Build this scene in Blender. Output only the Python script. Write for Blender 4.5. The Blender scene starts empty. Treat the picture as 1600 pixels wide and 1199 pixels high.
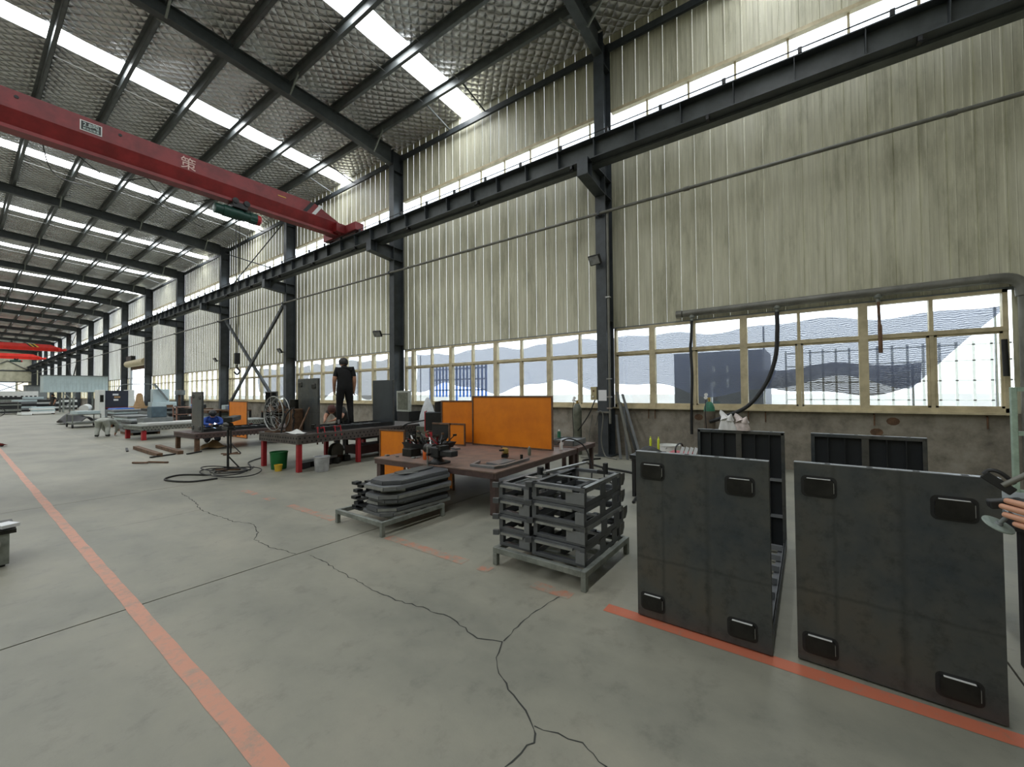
import bpy, bmesh, math, random
from math import sin, cos, pi, radians as R
from mathutils import Vector, Matrix
random.seed(7)
SC = bpy.context.scene
COL = SC.collection

# ------------------------------------------------------------------ camera, sky, exposure
def make_camera():
    yaw, pit, rol = R(53.955), R(1.15), R(-0.503)
    f = Vector((sin(yaw)*cos(pit), cos(yaw)*cos(pit), sin(pit)))
    r0 = Vector((cos(yaw), -sin(yaw), 0)); u0 = r0.cross(f)
    r = cos(rol)*r0 + sin(rol)*u0; u = -sin(rol)*r0 + cos(rol)*u0
    cd = bpy.data.cameras.new('camera'); cd.sensor_fit = 'HORIZONTAL'; cd.sensor_width = 36.0
    cd.lens = 634.6/1600*36.0; cd.clip_start = 0.05; cd.clip_end = 400
    co = bpy.data.objects.new('camera', cd); COL.objects.link(co)
    m = Matrix(((r.x, u.x, -f.x, 0), (r.y, u.y, -f.y, 0), (r.z, u.z, -f.z, 1.58), (0, 0, 0, 1)))
    co.matrix_world = m
    SC.camera = co
make_camera()
SKY_STRENGTH = 3.0
SKYLIGHT_STRENGTH = 10.0
w = bpy.data.worlds.new('overcast_sky'); SC.world = w; w.use_nodes = True
bg = w.node_tree.nodes['Background']; bg.inputs[0].default_value = (0.86, 0.93, 1.0, 1); bg.inputs[1].default_value = SKY_STRENGTH
SC.view_settings.view_transform = 'Standard'; SC.view_settings.look = 'None'
SC.view_settings.gamma = 1.0; SC.view_settings.use_curve_mapping = False
SC.view_settings.exposure = 0.58
SC.cycles.max_bounces = 8; SC.cycles.diffuse_bounces = 5; SC.cycles.glossy_bounces = 4
SC.cycles.transparent_max_bounces = 12; SC.cycles.sample_clamp_indirect = 6.0
SC.cycles.caustics_reflective = False; SC.cycles.caustics_refractive = False

# ------------------------------------------------------------------ materials
def lin(c):
    return tuple(((v/255)/12.92 if v/255 <= .04045 else ((v/255+.055)/1.055)**2.4) for v in c)
MATS = {}
class NT:
    def __init__(s, name):
        s.m = bpy.data.materials.new(name); s.m.use_nodes = True
        s.t = s.m.node_tree; s.b = s.t.nodes['Principled BSDF']; s.o = s.t.nodes['Material Output']
    def n(s, typ, **k):
        nd = s.t.nodes.new(typ)
        for a, v in k.items(): setattr(nd, a, v)
        return nd
    def l(s, a, b): s.t.links.new(a, b)
    def val(s, nd, **k):
        for a, v in k.items(): nd.inputs[a.replace('_', ' ')].default_value = v
        return nd
    def ramp(s, fac, stops):
        r = s.n('ShaderNodeValToRGB'); e = r.color_ramp.elements
        while len(e) < len(stops): e.new(0.5)
        for i, (p, c) in enumerate(stops): e[i].position = p; e[i].color = (*c, 1) if len(c) == 3 else c
        s.l(fac, r.inputs[0]); return r
def mat(name, col, rough=.55, metal=0.0, var=.18, scale=6.0, bump=0.0, col2=None, stretch=None, spec=.5):
    """plain painted or bare surface: a base colour broken up by two octaves of noise"""
    if name in MATS: return MATS[name]
    T = NT(name); c = lin(col)
    c2 = lin(col2) if col2 else tuple(v*(1-var*2) for v in c)
    tc = T.n('ShaderNodeTexCoord'); src = tc.outputs['Object']
    if stretch:
        mp = T.n('ShaderNodeMapping'); mp.inputs['Scale'].default_value = stretch; T.l(src, mp.inputs[0]); src = mp.outputs[0]
    nz = T.val(T.n('ShaderNodeTexNoise'), Scale=scale, Detail=5.0, Roughness=.62); T.l(src, nz.inputs['Vector'])
    rp = T.ramp(nz.outputs['Fac'], [(.32, c2), (.62, c)])
    T.l(rp.outputs[0], T.b.inputs['Base Color'])
    T.val(T.b, Roughness=rough, Metallic=metal); T.b.inputs['Specular IOR Level'].default_value = spec
    if bump:
        bp = T.val(T.n('ShaderNodeBump'), Strength=bump, Distance=.01); T.l(nz.outputs['Fac'], bp.inputs['Height']); T.l(bp.outputs[0], T.b.inputs['Normal'])
    MATS[name] = T.m; return T.m
def emit(name, col, strength):
    if name in MATS: return MATS[name]
    T = NT(name); e = T.n('ShaderNodeEmission'); e.inputs[0].default_value = (*col, 1); e.inputs[1].default_value = strength
    T.l(e.outputs[0], T.o.inputs[0]); MATS[name] = T.m; return T.m

STEEL = mat('dark_blue_grey_paint', (66, 72, 76), .5, 0, .2, 3)
STEEL_B = mat('dark_green_grey_paint', (72, 78, 78), .5, 0, .2, 3)
PURLIN = mat('grey_purlin', (92, 97, 97), .42, .25, .15, 4)
RED = mat('red_crane_paint', (134, 38, 39), .42, 0, .2, 2.5)
RED2 = mat('bright_red_crane_paint', (226, 52, 40), .45, 0, .1, 2.5)
LEGRED = mat('red_leg_paint', (176, 40, 48), .5, 0, .15, 5)
BLACK = mat('black_paint', (30, 31, 32), .5, 0, .25, 6)
RUBBER = mat('black_rubber', (26, 27, 27), .6, 0, .2, 8)
def panel_mat():
    T = NT('hot_rolled_panel'); tc = T.n('ShaderNodeTexCoord'); P = tc.outputs['Object']
    n1 = T.val(T.n('ShaderNodeTexNoise'), Scale=2.2, Detail=6.0, Roughness=.6); T.l(P, n1.inputs['Vector'])
    n2 = T.val(T.n('ShaderNodeTexNoise'), Scale=11.0, Detail=7.0, Roughness=.7); T.l(P, n2.inputs['Vector'])
    r1 = T.ramp(n1.outputs['Fac'], [(.3, lin((58, 66, 72))), (.5, lin((80, 82, 80))), (.7, lin((90, 86, 78)))])
    r2 = T.ramp(n2.outputs['Fac'], [(.3, (.55, .56, .58)), (.48, (1, 1, 1)), (.8, (1.1, 1.1, 1.1))])
    mx = T.n('ShaderNodeMixRGB', blend_type='MULTIPLY'); mx.inputs[0].default_value = .9; T.l(r1.outputs[0], mx.inputs[1]); T.l(r2.outputs[0], mx.inputs[2])
    # heat marks of the weld lines on the back: two wandering dark bands
    sp = T.n('ShaderNodeSeparateXYZ'); T.l(P, sp.inputs[0]); out = mx.outputs[0]
    for ax, pos, wd in ((1, .345, .022), (2, .42, .014), (1, .62, .014)):
        a = T.n('ShaderNodeMath', operation='MULTIPLY_ADD'); T.l(n2.outputs['Fac'], a.inputs[0]); a.inputs[1].default_value = .05; T.l(sp.outputs[ax], a.inputs[2])
        b = T.n('ShaderNodeMath', operation='SUBTRACT'); T.l(a.outputs[0], b.inputs[0]); b.inputs[1].default_value = pos+.025
        c = T.n('ShaderNodeMath', operation='ABSOLUTE'); T.l(b.outputs[0], c.inputs[0])
        r = T.n('ShaderNodeMapRange'); r.inputs['From Max'].default_value = wd; r.inputs['To Min'].default_value = .6; r.inputs['To Max'].default_value = 0; T.l(c.outputs[0], r.inputs[0])
        m2 = T.n('ShaderNodeMath', operation='MULTIPLY'); T.l(r.outputs[0], m2.inputs[0]); T.l(n1.outputs['Fac'], m2.inputs[1])
        k = T.n('ShaderNodeMixRGB'); T.l(m2.outputs[0], k.inputs[0]); T.l(out, k.inputs[1]); k.inputs[2].default_value = (.012, .013, .015, 1); out = k.outputs[0]
    T.l(out, T.b.inputs['Base Color']); T.val(T.b, Metallic=.35, Roughness=.42); return T.m
PLATE = panel_mat()
PLATE_D = mat('dark_rolled_plate', (52, 55, 56), .45, .5, .22, 3.2)
PAD = mat('pad_steel', (50, 50, 47), .42, .6, .25, 9)
BRACKET = mat('blasted_grey_steel', (126, 129, 131), .40, .35, .09, 5)
BR2 = mat('dark_blasted_steel', (98, 101, 104), .42, .35, .12, 6)
BARE = mat('bare_bright_steel', (168, 170, 168), .34, .75, .15, 9)
GALV = mat('weathered_pallet_steel', (138, 143, 136), .55, .25, .22, 9)
TABLE = mat('brown_table_steel', (128, 104, 92), .55, .15, .22, 4, 0, (96, 84, 78))
TABLE_D = mat('brown_table_frame', (88, 70, 66), .55, .1, .2, 5)
ORANGE = mat('orange_welding_screen', (224, 128, 12), .5, 0, .1, 3, 0, (206, 112, 10))
RUST = mat('rusty_steel', (112, 84, 62), .7, .1, .3, 9)
CREAM = mat('yellowed_window_frame', (204, 192, 158), .55, 0, .14, 5, 0, (174, 162, 132))
WHITE = mat('white_paint', (222, 224, 220), .5, 0, .06, 4)
PALE = mat('pale_blue_sheet', (190, 206, 208), .5, 0, .1, 1.2)
GREYB = mat('grey_box', (122, 128, 128), .55, .1, .15, 5)
GREENB = mat('green_plastic', (28, 112, 58), .45, 0, .12, 6)
YEL = mat('yellow_plastic', (226, 188, 60), .45, 0, .1, 6)
LIME = mat('lime_plastic', (214, 226, 60), .45, 0, .06, 6)
BLUE = mat('blue_plastic', (60, 112, 196), .5, 0, .12, 6)
GASGREY = mat('grey_green_cylinder_paint', (112, 116, 102), .5, .1, .22, 7)
GASGREEN = mat('green_cylinder_shoulder', (54, 128, 98), .5, 0, .2, 7)
PALEGREEN = mat('pale_green_paint', (168, 190, 172), .5, 0, .15, 8)
HOISTG = mat('dark_green_hoist', (30, 70, 60), .4, .1, .2, 6)
PIPE = mat('grey_pipe', (122, 122, 114), .5, .2, .2, 3)
BRASS = mat('brass', (196, 168, 96), .35, .8, .1, 9)
BAG = mat('thin_white_plastic', (226, 226, 224), .35, 0, .1, 9)
CLOTHG = mat('light_grey_cloth', (176, 180, 172), .85, 0, .12, 8)
CLOTHB = mat('black_cloth', (20, 20, 22), .85, 0, .2, 10)
CLOTHBLUE = mat('blue_cloth', (44, 76, 150), .85, 0, .15, 10)
CLOTHD = mat('dark_grey_cloth', (62, 62, 60), .9, 0, .2, 10)
SKIN = mat('skin', (202, 150, 122), .5, 0, .08, 14)
HAIR = mat('black_hair', (22, 20, 20), .6, 0, .1, 20)
CARD = mat('cardboard', (172, 140, 100), .8, 0, .12, 8)
NAVY = mat('navy_machine_front', (40, 44, 58), .35, 0, .06, 4)
PAPER = mat('white_paper', (226, 228, 230), .7, 0, .05, 6)
GRIND = mat('grey_abrasive', (150, 164, 156), .8, 0, .1, 30)
YELBOX = mat('beige_switch_box', (176, 166, 128), .5, 0, .1, 6)
DKGLASS = mat('dark_screen', (24, 28, 26), .2, 0, .05, 3)

def wall_mat():
    T = NT('dirty_cream_cladding')
    tc = T.n('ShaderNodeTexCoord'); g = T.n('ShaderNodeNewGeometry')
    mp = T.n('ShaderNodeMapping'); mp.inputs['Scale'].default_value = (1, 2.4, .55); T.l(g.outputs['Position'], mp.inputs[0])
    n1 = T.val(T.n('ShaderNodeTexNoise'), Scale=.9, Detail=7.0, Roughness=.68); T.l(mp.outputs[0], n1.inputs['Vector'])
    mp2 = T.n('ShaderNodeMapping'); mp2.inputs['Scale'].default_value = (1, 14, .6); T.l(g.outputs['Position'], mp2.inputs[0])
    n2 = T.val(T.n('ShaderNodeTexNoise'), Scale=1.4, Detail=4.0, Roughness=.6); T.l(mp2.outputs[0], n2.inputs['Vector'])
    r1 = T.ramp(n1.outputs['Fac'], [(.28, lin((156, 154, 132))), (.48, lin((198, 196, 172))), (.75, lin((214, 212, 192)))])
    r2 = T.ramp(n2.outputs['Fac'], [(.3, (.7, .7, .68)), (.62, (1, 1, 1))])
    mx = T.n('ShaderNodeMixRGB', blend_type='MULTIPLY'); mx.inputs[0].default_value = .75
    T.l(r1.outputs[0], mx.inputs[1]); T.l(r2.outputs[0], mx.inputs[2]); T.l(mx.outputs[0], T.b.inputs['Base Color'])
    T.val(T.b, Roughness=.58); return T.m
CLAD = wall_mat()
def plinth_mat():
    T = NT('stained_render_plinth'); g = T.n('ShaderNodeNewGeometry')
    n1 = T.val(T.n('ShaderNodeTexNoise'), Scale=1.6, Detail=8.0, Roughness=.7); T.l(g.outputs['Position'], n1.inputs['Vector'])
    r1 = T.ramp(n1.outputs['Fac'], [(.3, lin((84, 80, 72))), (.5, lin((132, 126, 114))), (.7, lin((158, 153, 142)))])
    T.l(r1.outputs[0], T.b.inputs['Base Color']); T.val(T.b, Roughness=.85)
    bp = T.val(T.n('ShaderNodeBump'), Strength=.3, Distance=.01); T.l(n1.outputs['Fac'], bp.inputs['Height']); T.l(bp.outputs[0], T.b.inputs['Normal'])
    return T.m
PLINTH = plinth_mat()
def floor_mat(name, paint=None, wear=.45):
    T = NT(name); g = T.n('ShaderNodeNewGeometry'); P = g.outputs['Position']
    mp = T.n('ShaderNodeMapping'); mp.inputs['Scale'].default_value = (1.5, .9, 1); mp.inputs['Rotation'].default_value = (0, 0, .4); T.l(P, mp.inputs[0])
    n1 = T.val(T.n('ShaderNodeTexNoise'), Scale=.55, Detail=9.0, Roughness=.6); T.l(mp.outputs[0], n1.inputs['Vector'])
    n2 = T.val(T.n('ShaderNodeTexNoise'), Scale=5.0, Detail=8.0, Roughness=.72); T.l(P, n2.inputs['Vector'])
    n3 = T.val(T.n('ShaderNodeTexNoise'), Scale=90.0, Detail=2.0); T.l(P, n3.inputs['Vector'])
    r1 = T.ramp(n1.outputs['Fac'], [(.3, lin((114, 115, 105))), (.5, lin((136, 135, 122))), (.7, lin((152, 148, 133)))])
    r2 = T.ramp(n2.outputs['Fac'], [(.28, (.66, .66, .66)), (.46, (.98, .98, .98)), (.72, (1.08, 1.08, 1.06))])
    mx = T.n('ShaderNodeMixRGB', blend_type='MULTIPLY'); mx.inputs[0].default_value = .8
    T.l(r1.outputs[0], mx.inputs[1]); T.l(r2.outputs[0], mx.inputs[2]); out = mx.outputs[0]
    if paint:
        n4 = T.val(T.n('ShaderNodeTexNoise'), Scale=9.0, Detail=8.0, Roughness=.75); T.l(P, n4.inputs['Vector'])
        r4 = T.ramp(n4.outputs['Fac'], [(wear-.12, (0, 0, 0)), (wear+.12, (1, 1, 1))])
        pm = T.n('ShaderNodeMixRGB'); T.l(r4.outputs[0], pm.inputs[0]); T.l(out, pm.inputs[1]); pm.inputs[2].default_value = (*lin(paint), 1); out = pm.outputs[0]
    T.l(out, T.b.inputs['Base Color'])
    rr = T.n('ShaderNodeMapRange'); rr.inputs['To Min'].default_value = .38; rr.inputs['To Max'].default_value = .62
    T.l(n2.outputs['Fac'], rr.inputs[0]); T.l(rr.outputs[0], T.b.inputs['Roughness'])
    bp = T.val(T.n('ShaderNodeBump'), Strength=.12, Distance=.004); T.l(n3.outputs['Fac'], bp.inputs['Height']); T.l(bp.outputs[0], T.b.inputs['Normal'])
    return T.m
FLOOR = floor_mat('polished_concrete')
PAINT1 = floor_mat('worn_salmon_line_paint', (196, 140, 116), .40)
PAINT2 = floor_mat('orange_line_paint', (188, 108, 82), .34)
PAINT3 = floor_mat('faded_orange_line_paint', (186, 118, 92), .55)
CRACK = mat('crack_shadow', (58, 60, 56), .9, 0, .1, 9)

def foil_mat():
    T = NT('quilted_foil_insulation'); g = T.n('ShaderNodeNewGeometry')
    mp = T.n('ShaderNodeMapping'); mp.inputs['Rotation'].default_value = (0, 0, R(45)); T.l(g.outputs['Position'], mp.inputs[0])
    nz = T.val(T.n('ShaderNodeTexNoise'), Scale=2.2, Detail=3.0); T.l(g.outputs['Position'], nz.inputs['Vector'])
    ad = T.n('ShaderNodeVectorMath', operation='MULTIPLY_ADD'); T.l(nz.outputs['Color'], ad.inputs[0]); ad.inputs[1].default_value = (.12, .12, 0); T.l(mp.outputs[0], ad.inputs[2])
    sp = T.n('ShaderNodeSeparateXYZ'); T.l(ad.outputs[0], sp.inputs[0])
    hs = []
    for ax in (0, 1):
        a = T.n('ShaderNodeMath', operation='MULTIPLY'); T.l(sp.outputs[ax], a.inputs[0]); a.inputs[1].default_value = pi/.20
        b = T.n('ShaderNodeMath', operation='SINE'); T.l(a.outputs[0], b.inputs[0])
        c = T.n('ShaderNodeMath', operation='ABSOLUTE'); T.l(b.outputs[0], c.inputs[0])
        d = T.n('ShaderNodeMath', operation='POWER'); T.l(c.outputs[0], d.inputs[0]); d.inputs[1].default_value = .55; hs.append(d)
    h = T.n('ShaderNodeMath', operation='MULTIPLY'); T.l(hs[0].outputs[0], h.inputs[0]); T.l(hs[1].outputs[0], h.inputs[1])
    n2 = T.val(T.n('ShaderNodeTexNoise'), Scale=9.0, Detail=6.0, Roughness=.65); T.l(g.outputs['Position'], n2.inputs['Vector'])
    hm = T.n('ShaderNodeMath', operation='MULTIPLY_ADD'); T.l(n2.outputs['Fac'], hm.inputs[0]); hm.inputs[1].default_value = .5; T.l(h.outputs[0], hm.inputs[2])
    n3 = T.val(T.n('ShaderNodeTexNoise'), Scale=1.1, Detail=3.0); T.l(g.outputs['Position'], n3.inputs['Vector'])
    hm2 = T.n('ShaderNodeMath', operation='MULTIPLY_ADD'); T.l(n3.outputs['Fac'], hm2.inputs[0]); hm2.inputs[1].default_value = 2.6; T.l(hm.outputs[0], hm2.inputs[2])
    bp = T.val(T.n('ShaderNodeBump'), Strength=1.0, Distance=.065); T.l(hm2.outputs[0], bp.inputs['Height']); T.l(bp.outputs[0], T.b.inputs['Normal'])
    rp = T.ramp(n3.outputs['Fac'], [(.3, lin((200, 199, 197))), (.7, lin((226, 227, 226)))]); T.l(rp.outputs[0], T.b.inputs['Base Color'])
    T.val(T.b, Metallic=.72, Roughness=.27); return T.m
FOIL = foil_mat()
SKYPANEL = emit('daylit_skylight_sheet', (.95, .98, 1.0), SKYLIGHT_STRENGTH)
def glass_mat():
    T = NT('dusty_window_glass'); tr = T.n('ShaderNodeBsdfTransparent'); tr.inputs[0].default_value = (.93, .95, .96, 1)
    gl = T.n('ShaderNodeBsdfGlossy'); gl.inputs['Roughness'].default_value = .08; mx = T.n('ShaderNodeMixShader'); mx.inputs[0].default_value = .07
    T.l(tr.outputs[0], mx.inputs[1]); T.l(gl.outputs[0], mx.inputs[2]); T.l(mx.outputs[0], T.o.inputs[0]); return T.m
GLASS = glass_mat()
def net_mat(name, col, fac, tr_fac):
    T = NT(name); g = T.n('ShaderNodeNewGeometry')
    wv = T.n('ShaderNodeTexWave', bands_direction='Z'); T.val(wv, Scale=9.0, Distortion=9.0, Detail=3.0); wv.inputs['Detail Scale'].default_value = .6
    T.l(g.outputs['Position'], wv.inputs['Vector'])
    tr = T.n('ShaderNodeBsdfTransparent'); df = T.n('ShaderNodeBsdfDiffuse'); df.inputs[0].default_value = (*lin(col), 1)
    tl = T.n('ShaderNodeBsdfTranslucent'); tl.inputs[0].default_value = (*lin(col), 1)
    m0 = T.n('ShaderNodeMixShader'); m0.inputs[0].default_value = tr_fac; T.l(df.outputs[0], m0.inputs[1]); T.l(tl.outputs[0], m0.inputs[2])
    mr = T.n('ShaderNodeMapRange'); mr.inputs['To Min'].default_value = fac-.12; mr.inputs['To Max'].default_value = fac+.1; T.l(wv.outputs['Fac'], mr.inputs[0])
    mx = T.n('ShaderNodeMixShader'); T.l(mr.outputs[0], mx.inputs[0]); T.l(tr.outputs[0], mx.inputs[1]); T.l(m0.outputs[0], mx.inputs[2])
    T.l(mx.outputs[0], T.o.inputs[0]); return T.m
NET = net_mat('blue_grey_shade_net', (90, 97, 120), .87, .25)
NET_G = net_mat('grey_shade_net', (112, 110, 112), .9, .25)
NET_D = net_mat('double_shade_net', (70, 66, 66), .93, .2)

# ------------------------------------------------------------------ mesh helpers
def rz(a): return Matrix.Rotation(a, 3, 'Z')
class MB:
    def __init__(s): s.v = []; s.f = []
    def add(s, vs, fs):
        o = len(s.v); s.v += [tuple(v) for v in vs]; s.f += [tuple(i+o for i in f) for f in fs]; return s
    def box(s, x0, x1, y0, y1, z0, z1):
        return s.add([(x0,y0,z0),(x1,y0,z0),(x1,y1,z0),(x0,y1,z0),(x0,y0,z1),(x1,y0,z1),(x1,y1,z1),(x0,y1,z1)],
                     [(0,3,2,1),(4,5,6,7),(0,1,5,4),(1,2,6,5),(2,3,7,6),(3,0,4,7)])
    def cb(s, c, sz, m=None):
        """box by centre and size, turned by a 3x3 matrix"""
        m = m or Matrix.Identity(3); h = [d/2 for d in sz]; c = Vector(c); vs = []
        for sz_ in (-1, 1):
            for sx, sy in ((-1,-1),(1,-1),(1,1),(-1,1)): vs.append(c + m @ Vector((sx*h[0], sy*h[1], sz_*h[2])))
        return s.add(vs, [(0,3,2,1),(4,5,6,7),(0,1,5,4),(1,2,6,5),(2,3,7,6),(3,0,4,7)])
    def bar(s, a, b, w, h, up=(0,0,1)):
        a = Vector(a); b = Vector(b); d = (b-a).normalized(); up = Vector(up)
        if abs(d.dot(up)) > .98: up = Vector((1,0,0))
        x = d.cross(up).normalized(); y = x.cross(d)
        vs = [p + x*sx*w/2 + y*sy*h/2 for p in (a, b) for sx, sy in ((-1,-1),(1,-1),(1,1),(-1,1))]
        return s.add(vs, [(0,3,2,1),(4,5,6,7),(0,1,5,4),(1,2,6,5),(2,3,7,6),(3,0,4,7)])
    def ibeam(s, a, b, w, h, t, up=(0,0,1)):
        a = Vector(a); b = Vector(b); d = (b-a).normalized(); up = Vector(up)
        if abs(d.dot(up)) > .98: up = Vector((1,0,0))
        x = d.cross(up).normalized(); y = x.cross(d); off = y*(h/2-t/2)
        s.bar(a+off, b+off, w, t, y); s.bar(a-off, b-off, w, t, y); return s.bar(a, b, t*.8, h-2*t, y)
    def angle(s, a, b, w, t, dx, dz):
        """L-iron from a to b, legs of width w along dx and dz"""
        a = Vector(a); b = Vector(b); dx = Vector(dx); dz = Vector(dz)
        pr = [(0,0),(w,0),(w,t),(t,t),(t,w),(0,w)]; vs = [p + dx*u + dz*v for p in (a, b) for u, v in pr]; n = 6
        return s.add(vs, [(0,1,2,3),(0,3,4,5),(6,9,8,7),(6,11,10,9)] + [(i,(i+1)%n,(i+1)%n+n,i+n) for i in range(n)])
    def tube(s, pts, r, n=8, caps=True):
        pts = [Vector(p) for p in pts]; rs = r if isinstance(r, (list, tuple)) else [r]*len(pts); o = len(s.v)
        d0 = (pts[1]-pts[0]).normalized(); up = Vector((0,0,1)) if abs(d0.z) < .9 else Vector((1,0,0)); x = d0.cross(up).normalized()
        for i, p in enumerate(pts):
            d = (pts[min(i+1, len(pts)-1)] - pts[max(i-1, 0)]).normalized(); x = (x - d*x.dot(d)).normalized(); y = d.cross(x)
            for k in range(n): s.v.append(tuple(p + rs[i]*(cos(2*pi*k/n)*x + sin(2*pi*k/n)*y)))
        for i in range(len(pts)-1):
            for k in range(n): s.f.append((o+i*n+k, o+i*n+(k+1)%n, o+(i+1)*n+(k+1)%n, o+(i+1)*n+k))
        if caps: s.f.append(tuple(o+k for k in reversed(range(n)))); s.f.append(tuple(o+(len(pts)-1)*n+k for k in range(n)))
        return s
    def lathe(s, prof, c=(0,0,0), n=16, m=None):
        """(radius, height) profile turned about z"""
        o = len(s.v); c = Vector(c); m = m or Matrix.Identity(3)
        for r, z in prof:
            for k in range(n): s.v.append(tuple(c + m @ Vector((r*cos(2*pi*k/n), r*sin(2*pi*k/n), z))))
        for i in range(len(prof)-1):
            for k in range(n): s.f.append((o+i*n+k, o+i*n+(k+1)%n, o+(i+1)*n+(k+1)%n, o+(i+1)*n+k))
        s.f.append(tuple(o+k for k in reversed(range(n)))); s.f.append(tuple(o+(len(prof)-1)*n+k for k in range(n))); return s
    def prism(s, poly, z0, z1, m=None, c=(0,0,0)):
        n = len(poly); m = m or Matrix.Identity(3); c = Vector(c)
        vs = [c + m @ Vector((x, y, z)) for z in (z0, z1) for x, y in poly]
        return s.add(vs, [tuple(reversed(range(n))), tuple(range(n, 2*n))] + [(i,(i+1)%n,(i+1)%n+n,i+n) for i in range(n)])
    def grid(s, fn, nu, nv):
        o = len(s.v)
        for i in range(nu+1):
            for j in range(nv+1): s.v.append(tuple(fn(i/nu, j/nv)))
        for i in range(nu):
            for j in range(nv): a = o+i*(nv+1)+j; s.f.append((a, a+nv+1, a+nv+2, a+1))
        return s
    def mesh(s, name, smooth=False, fix=True):
        me = bpy.data.meshes.new(name); me.from_pydata(s.v, [], s.f)
        if fix:
            b = bmesh.new(); b.from_mesh(me); bmesh.ops.recalc_face_normals(b, faces=b.faces); b.to_mesh(me); b.free()
        if smooth:
            me.shade_smooth()
            me.set_sharp_from_angle(angle=R(38))
        return me
    def build(s, name, m, parent=None, smooth=False, bev=0, fix=True):
        me = s.mesh(name, smooth, fix); me.materials.append(m)
        return link(name, me, parent, bev)
def link(name, me, parent=None, bev=0):
    o = bpy.data.objects.new(name, me); COL.objects.link(o)
    if parent: o.parent = parent
    if bev:
        md = o.modifiers.new('bevel', 'BEVEL'); md.width = bev; md.segments = 2; md.limit_method = 'ANGLE'
    return o
def tag(o, label, cat, group=None):
    o['label'] = label; o['category'] = cat
    if group: o['group'] = group
    return o
def thing(name, label, cat, loc=(0,0,0), rot=0, group=None):
    o = bpy.data.objects.new(name, None); o.empty_display_size = .1; COL.objects.link(o)
    o.location = loc; o.rotation_euler = (0, 0, rot); return tag(o, label, cat, group)
def struct(name, m=None, mb=None):
    if mb: o = mb.build(name, m)
    else: o = bpy.data.objects.new(name, None); COL.objects.link(o)
    o['kind'] = 'structure'; return o
def stuff(o): o['kind'] = 'stuff'; return o
def dup(root, loc=None, rot=None, label=None, group=None):
    r = root.copy(); COL.objects.link(r)
    if loc is not None: r.location = loc
    if rot is not None: r.rotation_euler = (0, 0, rot)
    if label: r['label'] = label
    if group: r['group'] = group
    for ch in root.children:
        c = ch.copy(); COL.objects.link(c); c.parent = r
        for g in ch.children: d = g.copy(); COL.objects.link(d); d.parent = c
    return r
def catmull(pts, k=6):
    P = [Vector(p) for p in pts]; P = [2*P[0]-P[1]] + P + [2*P[-1]-P[-2]]; out = []
    for i in range(1, len(P)-2):
        a, b, c, d = P[i-1:i+3]
        for j in range(k):
            t = j/k; out.append(.5*((2*b) + (c-a)*t + (2*a-5*b+4*c-d)*t*t + (3*b-a-3*c+d)*t**3))
    return out + [P[-2]]
ORD = ['nearest', 'second', 'third', 'fourth', 'fifth', 'sixth', 'seventh', 'eighth', 'ninth', 'tenth', 'eleventh', 'twelfth', 'thirteenth', 'fourteenth', 'fifteenth', 'sixteenth', 'seventeenth']

# ------------------------------------------------------------------ floor
Y0, Y1, XL, XW = -8.0, 124.4, -14.3, 9.7
colY = [4 + 8*k for k in range(-1, 16)]
fl = struct('floor', CRACK, MB().box(XL, XW+.3, Y0, Y1, -.3, -.05))
joints = [Y0, -4, .2-4.2, 4.09, 8.8, 11.9, 16, 20, 28, 36, 44, 52, 60, 76, 92, 108, Y1]
joints = sorted(set(joints))
joints = [Y0, -.9, 4.09, 8.8, 11.9, 16, 20, 28, 36, 44, 52, 60, 76, 92, 108, Y1]
for a, b in zip(joints[:-1], joints[1:]):
    g = .0075 if b in (4.09,) or a in (4.09,) else .003
    MB().box(XL, XW, a+g, b-g, -.06, 0).build('slab', FLOOR, fl)
def ribbon(pts, w, z, m, name):
    mb = MB(); P = [Vector((x, y, z)) for x, y in pts]; vs = []
    for i, p in enumerate(P):
        d = (P[min(i+1, len(P)-1)]-P[max(i-1, 0)]).normalized(); n = Vector((-d.y, d.x, 0)); ww = w[i] if isinstance(w, list) else w
        vs += [p+n*ww/2, p-n*ww/2]
    mb.add(vs, [(2*i, 2*i+1, 2*i+3, 2*i+2) for i in range(len(P)-1)])
    return mb.build(name, m, fl, fix=False)
def crack(pts, w):
    fine = []
    for (x0, y0), (x1, y1) in zip(pts[:-1], pts[1:]):
        n = max(2, int(math.hypot(x1-x0, y1-y0)/.045))
        for i in range(n):
            t = i/n; fine.append((x0+(x1-x0)*t+random.uniform(-.012, .012), y0+(y1-y0)*t+random.uniform(-.008, .008)))
    fine.append(pts[-1]); ribbon(fine, [w*random.uniform(.4, 1.3) for _ in fine], .0012, CRACK, 'crack')
crack([(2.17,8.2),(2.1,7.29),(2.0,6.75),(2.06,5.79),(2.16,5.44),(2.06,5.1),(1.94,4.89),(1.93,4.52),(2.0,4.11)], .010)
crack([(2.06,3.95),(2.06,3.72),(2.01,3.16),(1.99,2.62),(2.04,2.32),(2.06,2.07),(2.0,1.75),(2.06,1.59),(1.88,1.5),(1.77,1.35),(1.72,1.27),(1.68,1.16),(1.62,1.07),(1.56,1.03),(1.38,1.06)], .009)
crack([(2.06,1.59),(2.43,1.62),(2.73,1.58),(2.87,1.55)], .008)
crack([(1.62,1.07),(1.66,.97),(1.68,.85),(1.66,.78),(1.63,.71)], .006)
crack([(.92,6.79),(1.5,6.7),(2.0,6.75)], .006)
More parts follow.
